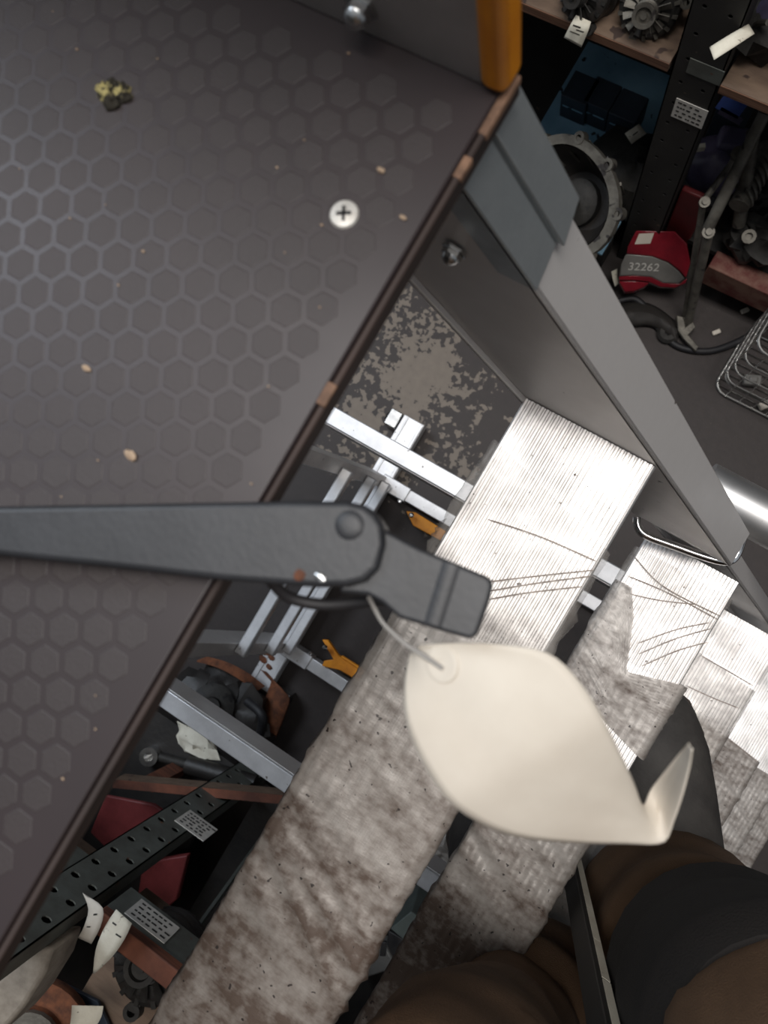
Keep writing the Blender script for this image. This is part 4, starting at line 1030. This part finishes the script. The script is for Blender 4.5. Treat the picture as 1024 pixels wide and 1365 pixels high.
# ================================================================ person standing on the third step
per = thing('person', at(800, 1180, .893), 'person in brown work trousers and dark boots standing on a film-wrapped step', 'person')
kL, kR = at(592, 1462, .43), at(1095, 1462, .42)
aL, aR = at(712, 1342, .775), at(902, 1252, .765)
fwd = Vector((-.507, .862, 0)); rgt = Vector((.862, .507, 0))
hipc = Vector((.235, -.36, CZ + .03))
hL, hR = hipc - rgt * .085, hipc + rgt * .085
V = [hipc, hL, (hL + kL) / 2 + Vector((0, 0, 0)), kL, (kL * .5 + aL * .5), aL, hR, (hR + kR) / 2, kR, (kR * .5 + aR * .5), aR,
     hipc + Vector((0, 0, .14)) - fwd * .02, hipc + Vector((0, 0, .34)) - fwd * .03, hipc + Vector((0, 0, .48)) - fwd * .02, hipc + Vector((0, 0, .56)) - fwd * .0, hipc + Vector((0, 0, .66)) + fwd * .03, hipc + Vector((0, 0, .76)) + fwd * .03]
E = [(0, 1), (1, 2), (2, 3), (3, 4), (4, 5), (0, 6), (6, 7), (7, 8), (8, 9), (9, 10), (0, 11), (11, 12), (12, 13), (13, 14), (14, 15), (15, 16)]
Rr = [.12, .095, .080, .064, .054, .054, .095, .088, .074, .074, .082, .13, .15, .10, .06, .09, .07]
me = bpy.data.meshes.new('body'); me.from_pydata([tuple(Vector(q) - per.location) for q in V], E, [])
bo = bpy.data.objects.new('body', me); C.objects.link(bo); bo.parent = per
sk = bo.modifiers.new('skin', 'SKIN')
for i, sv in enumerate(me.skin_vertices[0].data if me.skin_vertices else []):
    pass
if not me.skin_vertices:
    bm = bmesh.new(); bm.from_mesh(me); bm.verts.layers.skin.verify(); bm.to_mesh(me); bm.free()
for i, sv in enumerate(me.skin_vertices[0].data):
    sv.radius = (Rr[i], Rr[i]); sv.use_root = (i == 0)
sk.use_smooth_shade = True
sb = bo.modifiers.new('sub', 'SUBSURF'); sb.levels = 3; sb.render_levels = 3
tx = bpy.data.textures.new('folds', 'CLOUDS'); tx.noise_scale = 0.05
dp = bo.modifiers.new('disp', 'DISPLACE'); dp.texture = tx; dp.strength = 0.012; dp.mid_level = .5; dp.texture_coords = 'LOCAL'
me.materials.append(MATS['trousers'])
def loft(rings, n=28):
    mb = MB(); vs = []
    for (c, ax, ay, ra_, rb_) in rings:
        for k in range(n):
            t = 2 * PI * k / n; vs.append(Vector(c) + Vector(ax) * math.cos(t) * ra_ + Vector(ay) * math.sin(t) * rb_)
    m = len(rings)
    return mb.add(vs, [(i * n + k, i * n + (k + 1) % n, (i + 1) * n + (k + 1) % n, (i + 1) * n + k) for i in range(m - 1) for k in range(n)] + [tuple(range(n))[::-1], tuple((m - 1) * n + k for k in range(n))])
def shin_band(k_, a_, r0, r1, r2):
    d = (a_ - k_).normalized(); x = d.orthogonal().normalized(); y = d.cross(x); rings = []
    for i in range(9):
        t = .05 + .40 * i / 8; r = r0 + (r1 - r0) * min(1, (i / 8 * 2.2)) ** .5 + .0015 * math.sin(i * 1.7)
        rings.append((k_.lerp(a_, t), x, y, r, r * (1 + .03 * math.sin(i))))
    o = loft(rings).build('shin_band', 'black_band', per, smooth=True, label='black band round the trouser leg')
shin_band(kR, aR, .066, .0815, 0)  # black band round the right leg below the knee
def hem(k_, a_, r):
    d = (a_ - k_).normalized(); x = d.orthogonal().normalized(); y = d.cross(x); rings = []
    for i in range(8):
        t = i / 7; c = a_ - d * .14 + d * (.165 * t); rr = r * (.66 + .34 * t ** .35) + .004 * math.sin(t * 9)
        rings.append((c, x, y, rr, rr))
    loft(rings).build('trouser_hem', 'trousers', per, smooth=True)
hem(kL, aL, .074); hem(kR, aR, .090)
def boot(heel, toe, ank):
    heel = Vector(heel); toe = Vector(toe); d = (toe - heel); d.z = 0; L = d.length; d.normalize(); s = Vector((-d.y, d.x, 0)); z = Vector((0, 0, 1))
    base = heel.copy()
    def outline(k):
        pts = []
        ws = [(0, .028), (.03, .036), (.10, .037), (.35, .038), (.60, .047), (.78, .050), (.90, .042), (.97, .026), (1.0, .008)]
        L_ = [(base + d * L * t + s * w * k) for t, w in ws]; R_ = [(base + d * L * t - s * w * k) for t, w in ws]
        return L_ + R_[::-1]
    so_ = MB().prism(outline(1.06), (0, 0, .022)).build('boot_sole', 'sole', per, bevel=.004)
    rings = []
    for (t, w, h) in ((.0, .024, .055), (.06, .035, .085), (.18, .038, .115), (.32, .040, .120), (.45, .043, .098), (.60, .047, .080), (.75, .048, .072), (.88, .042, .060), (.96, .030, .045), (1.0, .012, .030)):
        c = base + d * L * t + z * (.018 + h / 2)
        rings.append((c, s, z, w, h / 2))
    loft(rings, 24).build('boot_upper', 'boot', per, smooth=True)
    rings = [(base + d * L * .18 + z * h + (ank - (base + d * L * .18 + z * .16)) * max(0, (h - .08) / .12) * .8 * Vector((1, 1, 0)).length * 0, d, s, .055, .043) for h in (.07, .11, .15, .18)]
    loft(rings, 24).build('boot_shaft', 'boot', per, smooth=True)
boot(at(700, 1372, .892), at(648, 1032, .892), aL)
boot(at(912, 1262, .892), at(853, 902, .892), aR)

# chipped bar between the legs
bar = MB().box2(P(.166, -.206, 1.748), P(.176, -.188, .43)).build('flat_bar', 'rack_dark', None, bevel=.0008)
tag(bar, 'dark flat bar with a chipped white edge standing between the legs', 'bar')
loc = P(.168, -.205, 1.748); bar.data.transform(Matrix.Translation(-loc)); bar.location = loc
we = MB(); H = .43
while H < 1.0:
    l = random.uniform(.02, .06); w2 = random.uniform(.004, .010)
    we.prism([P(.1764, -.188 - w2, H), P(.1764, -.1876, H), P(.1764, -.1876, H + l), P(.1764, -.188 - w2 * random.uniform(.4, 1), H + l * .92)], (-.006, 0, 0)); H += l + random.uniform(0, .005)
we.build('chipped_paint', 'paper_white', bar, label='flaking white paint')
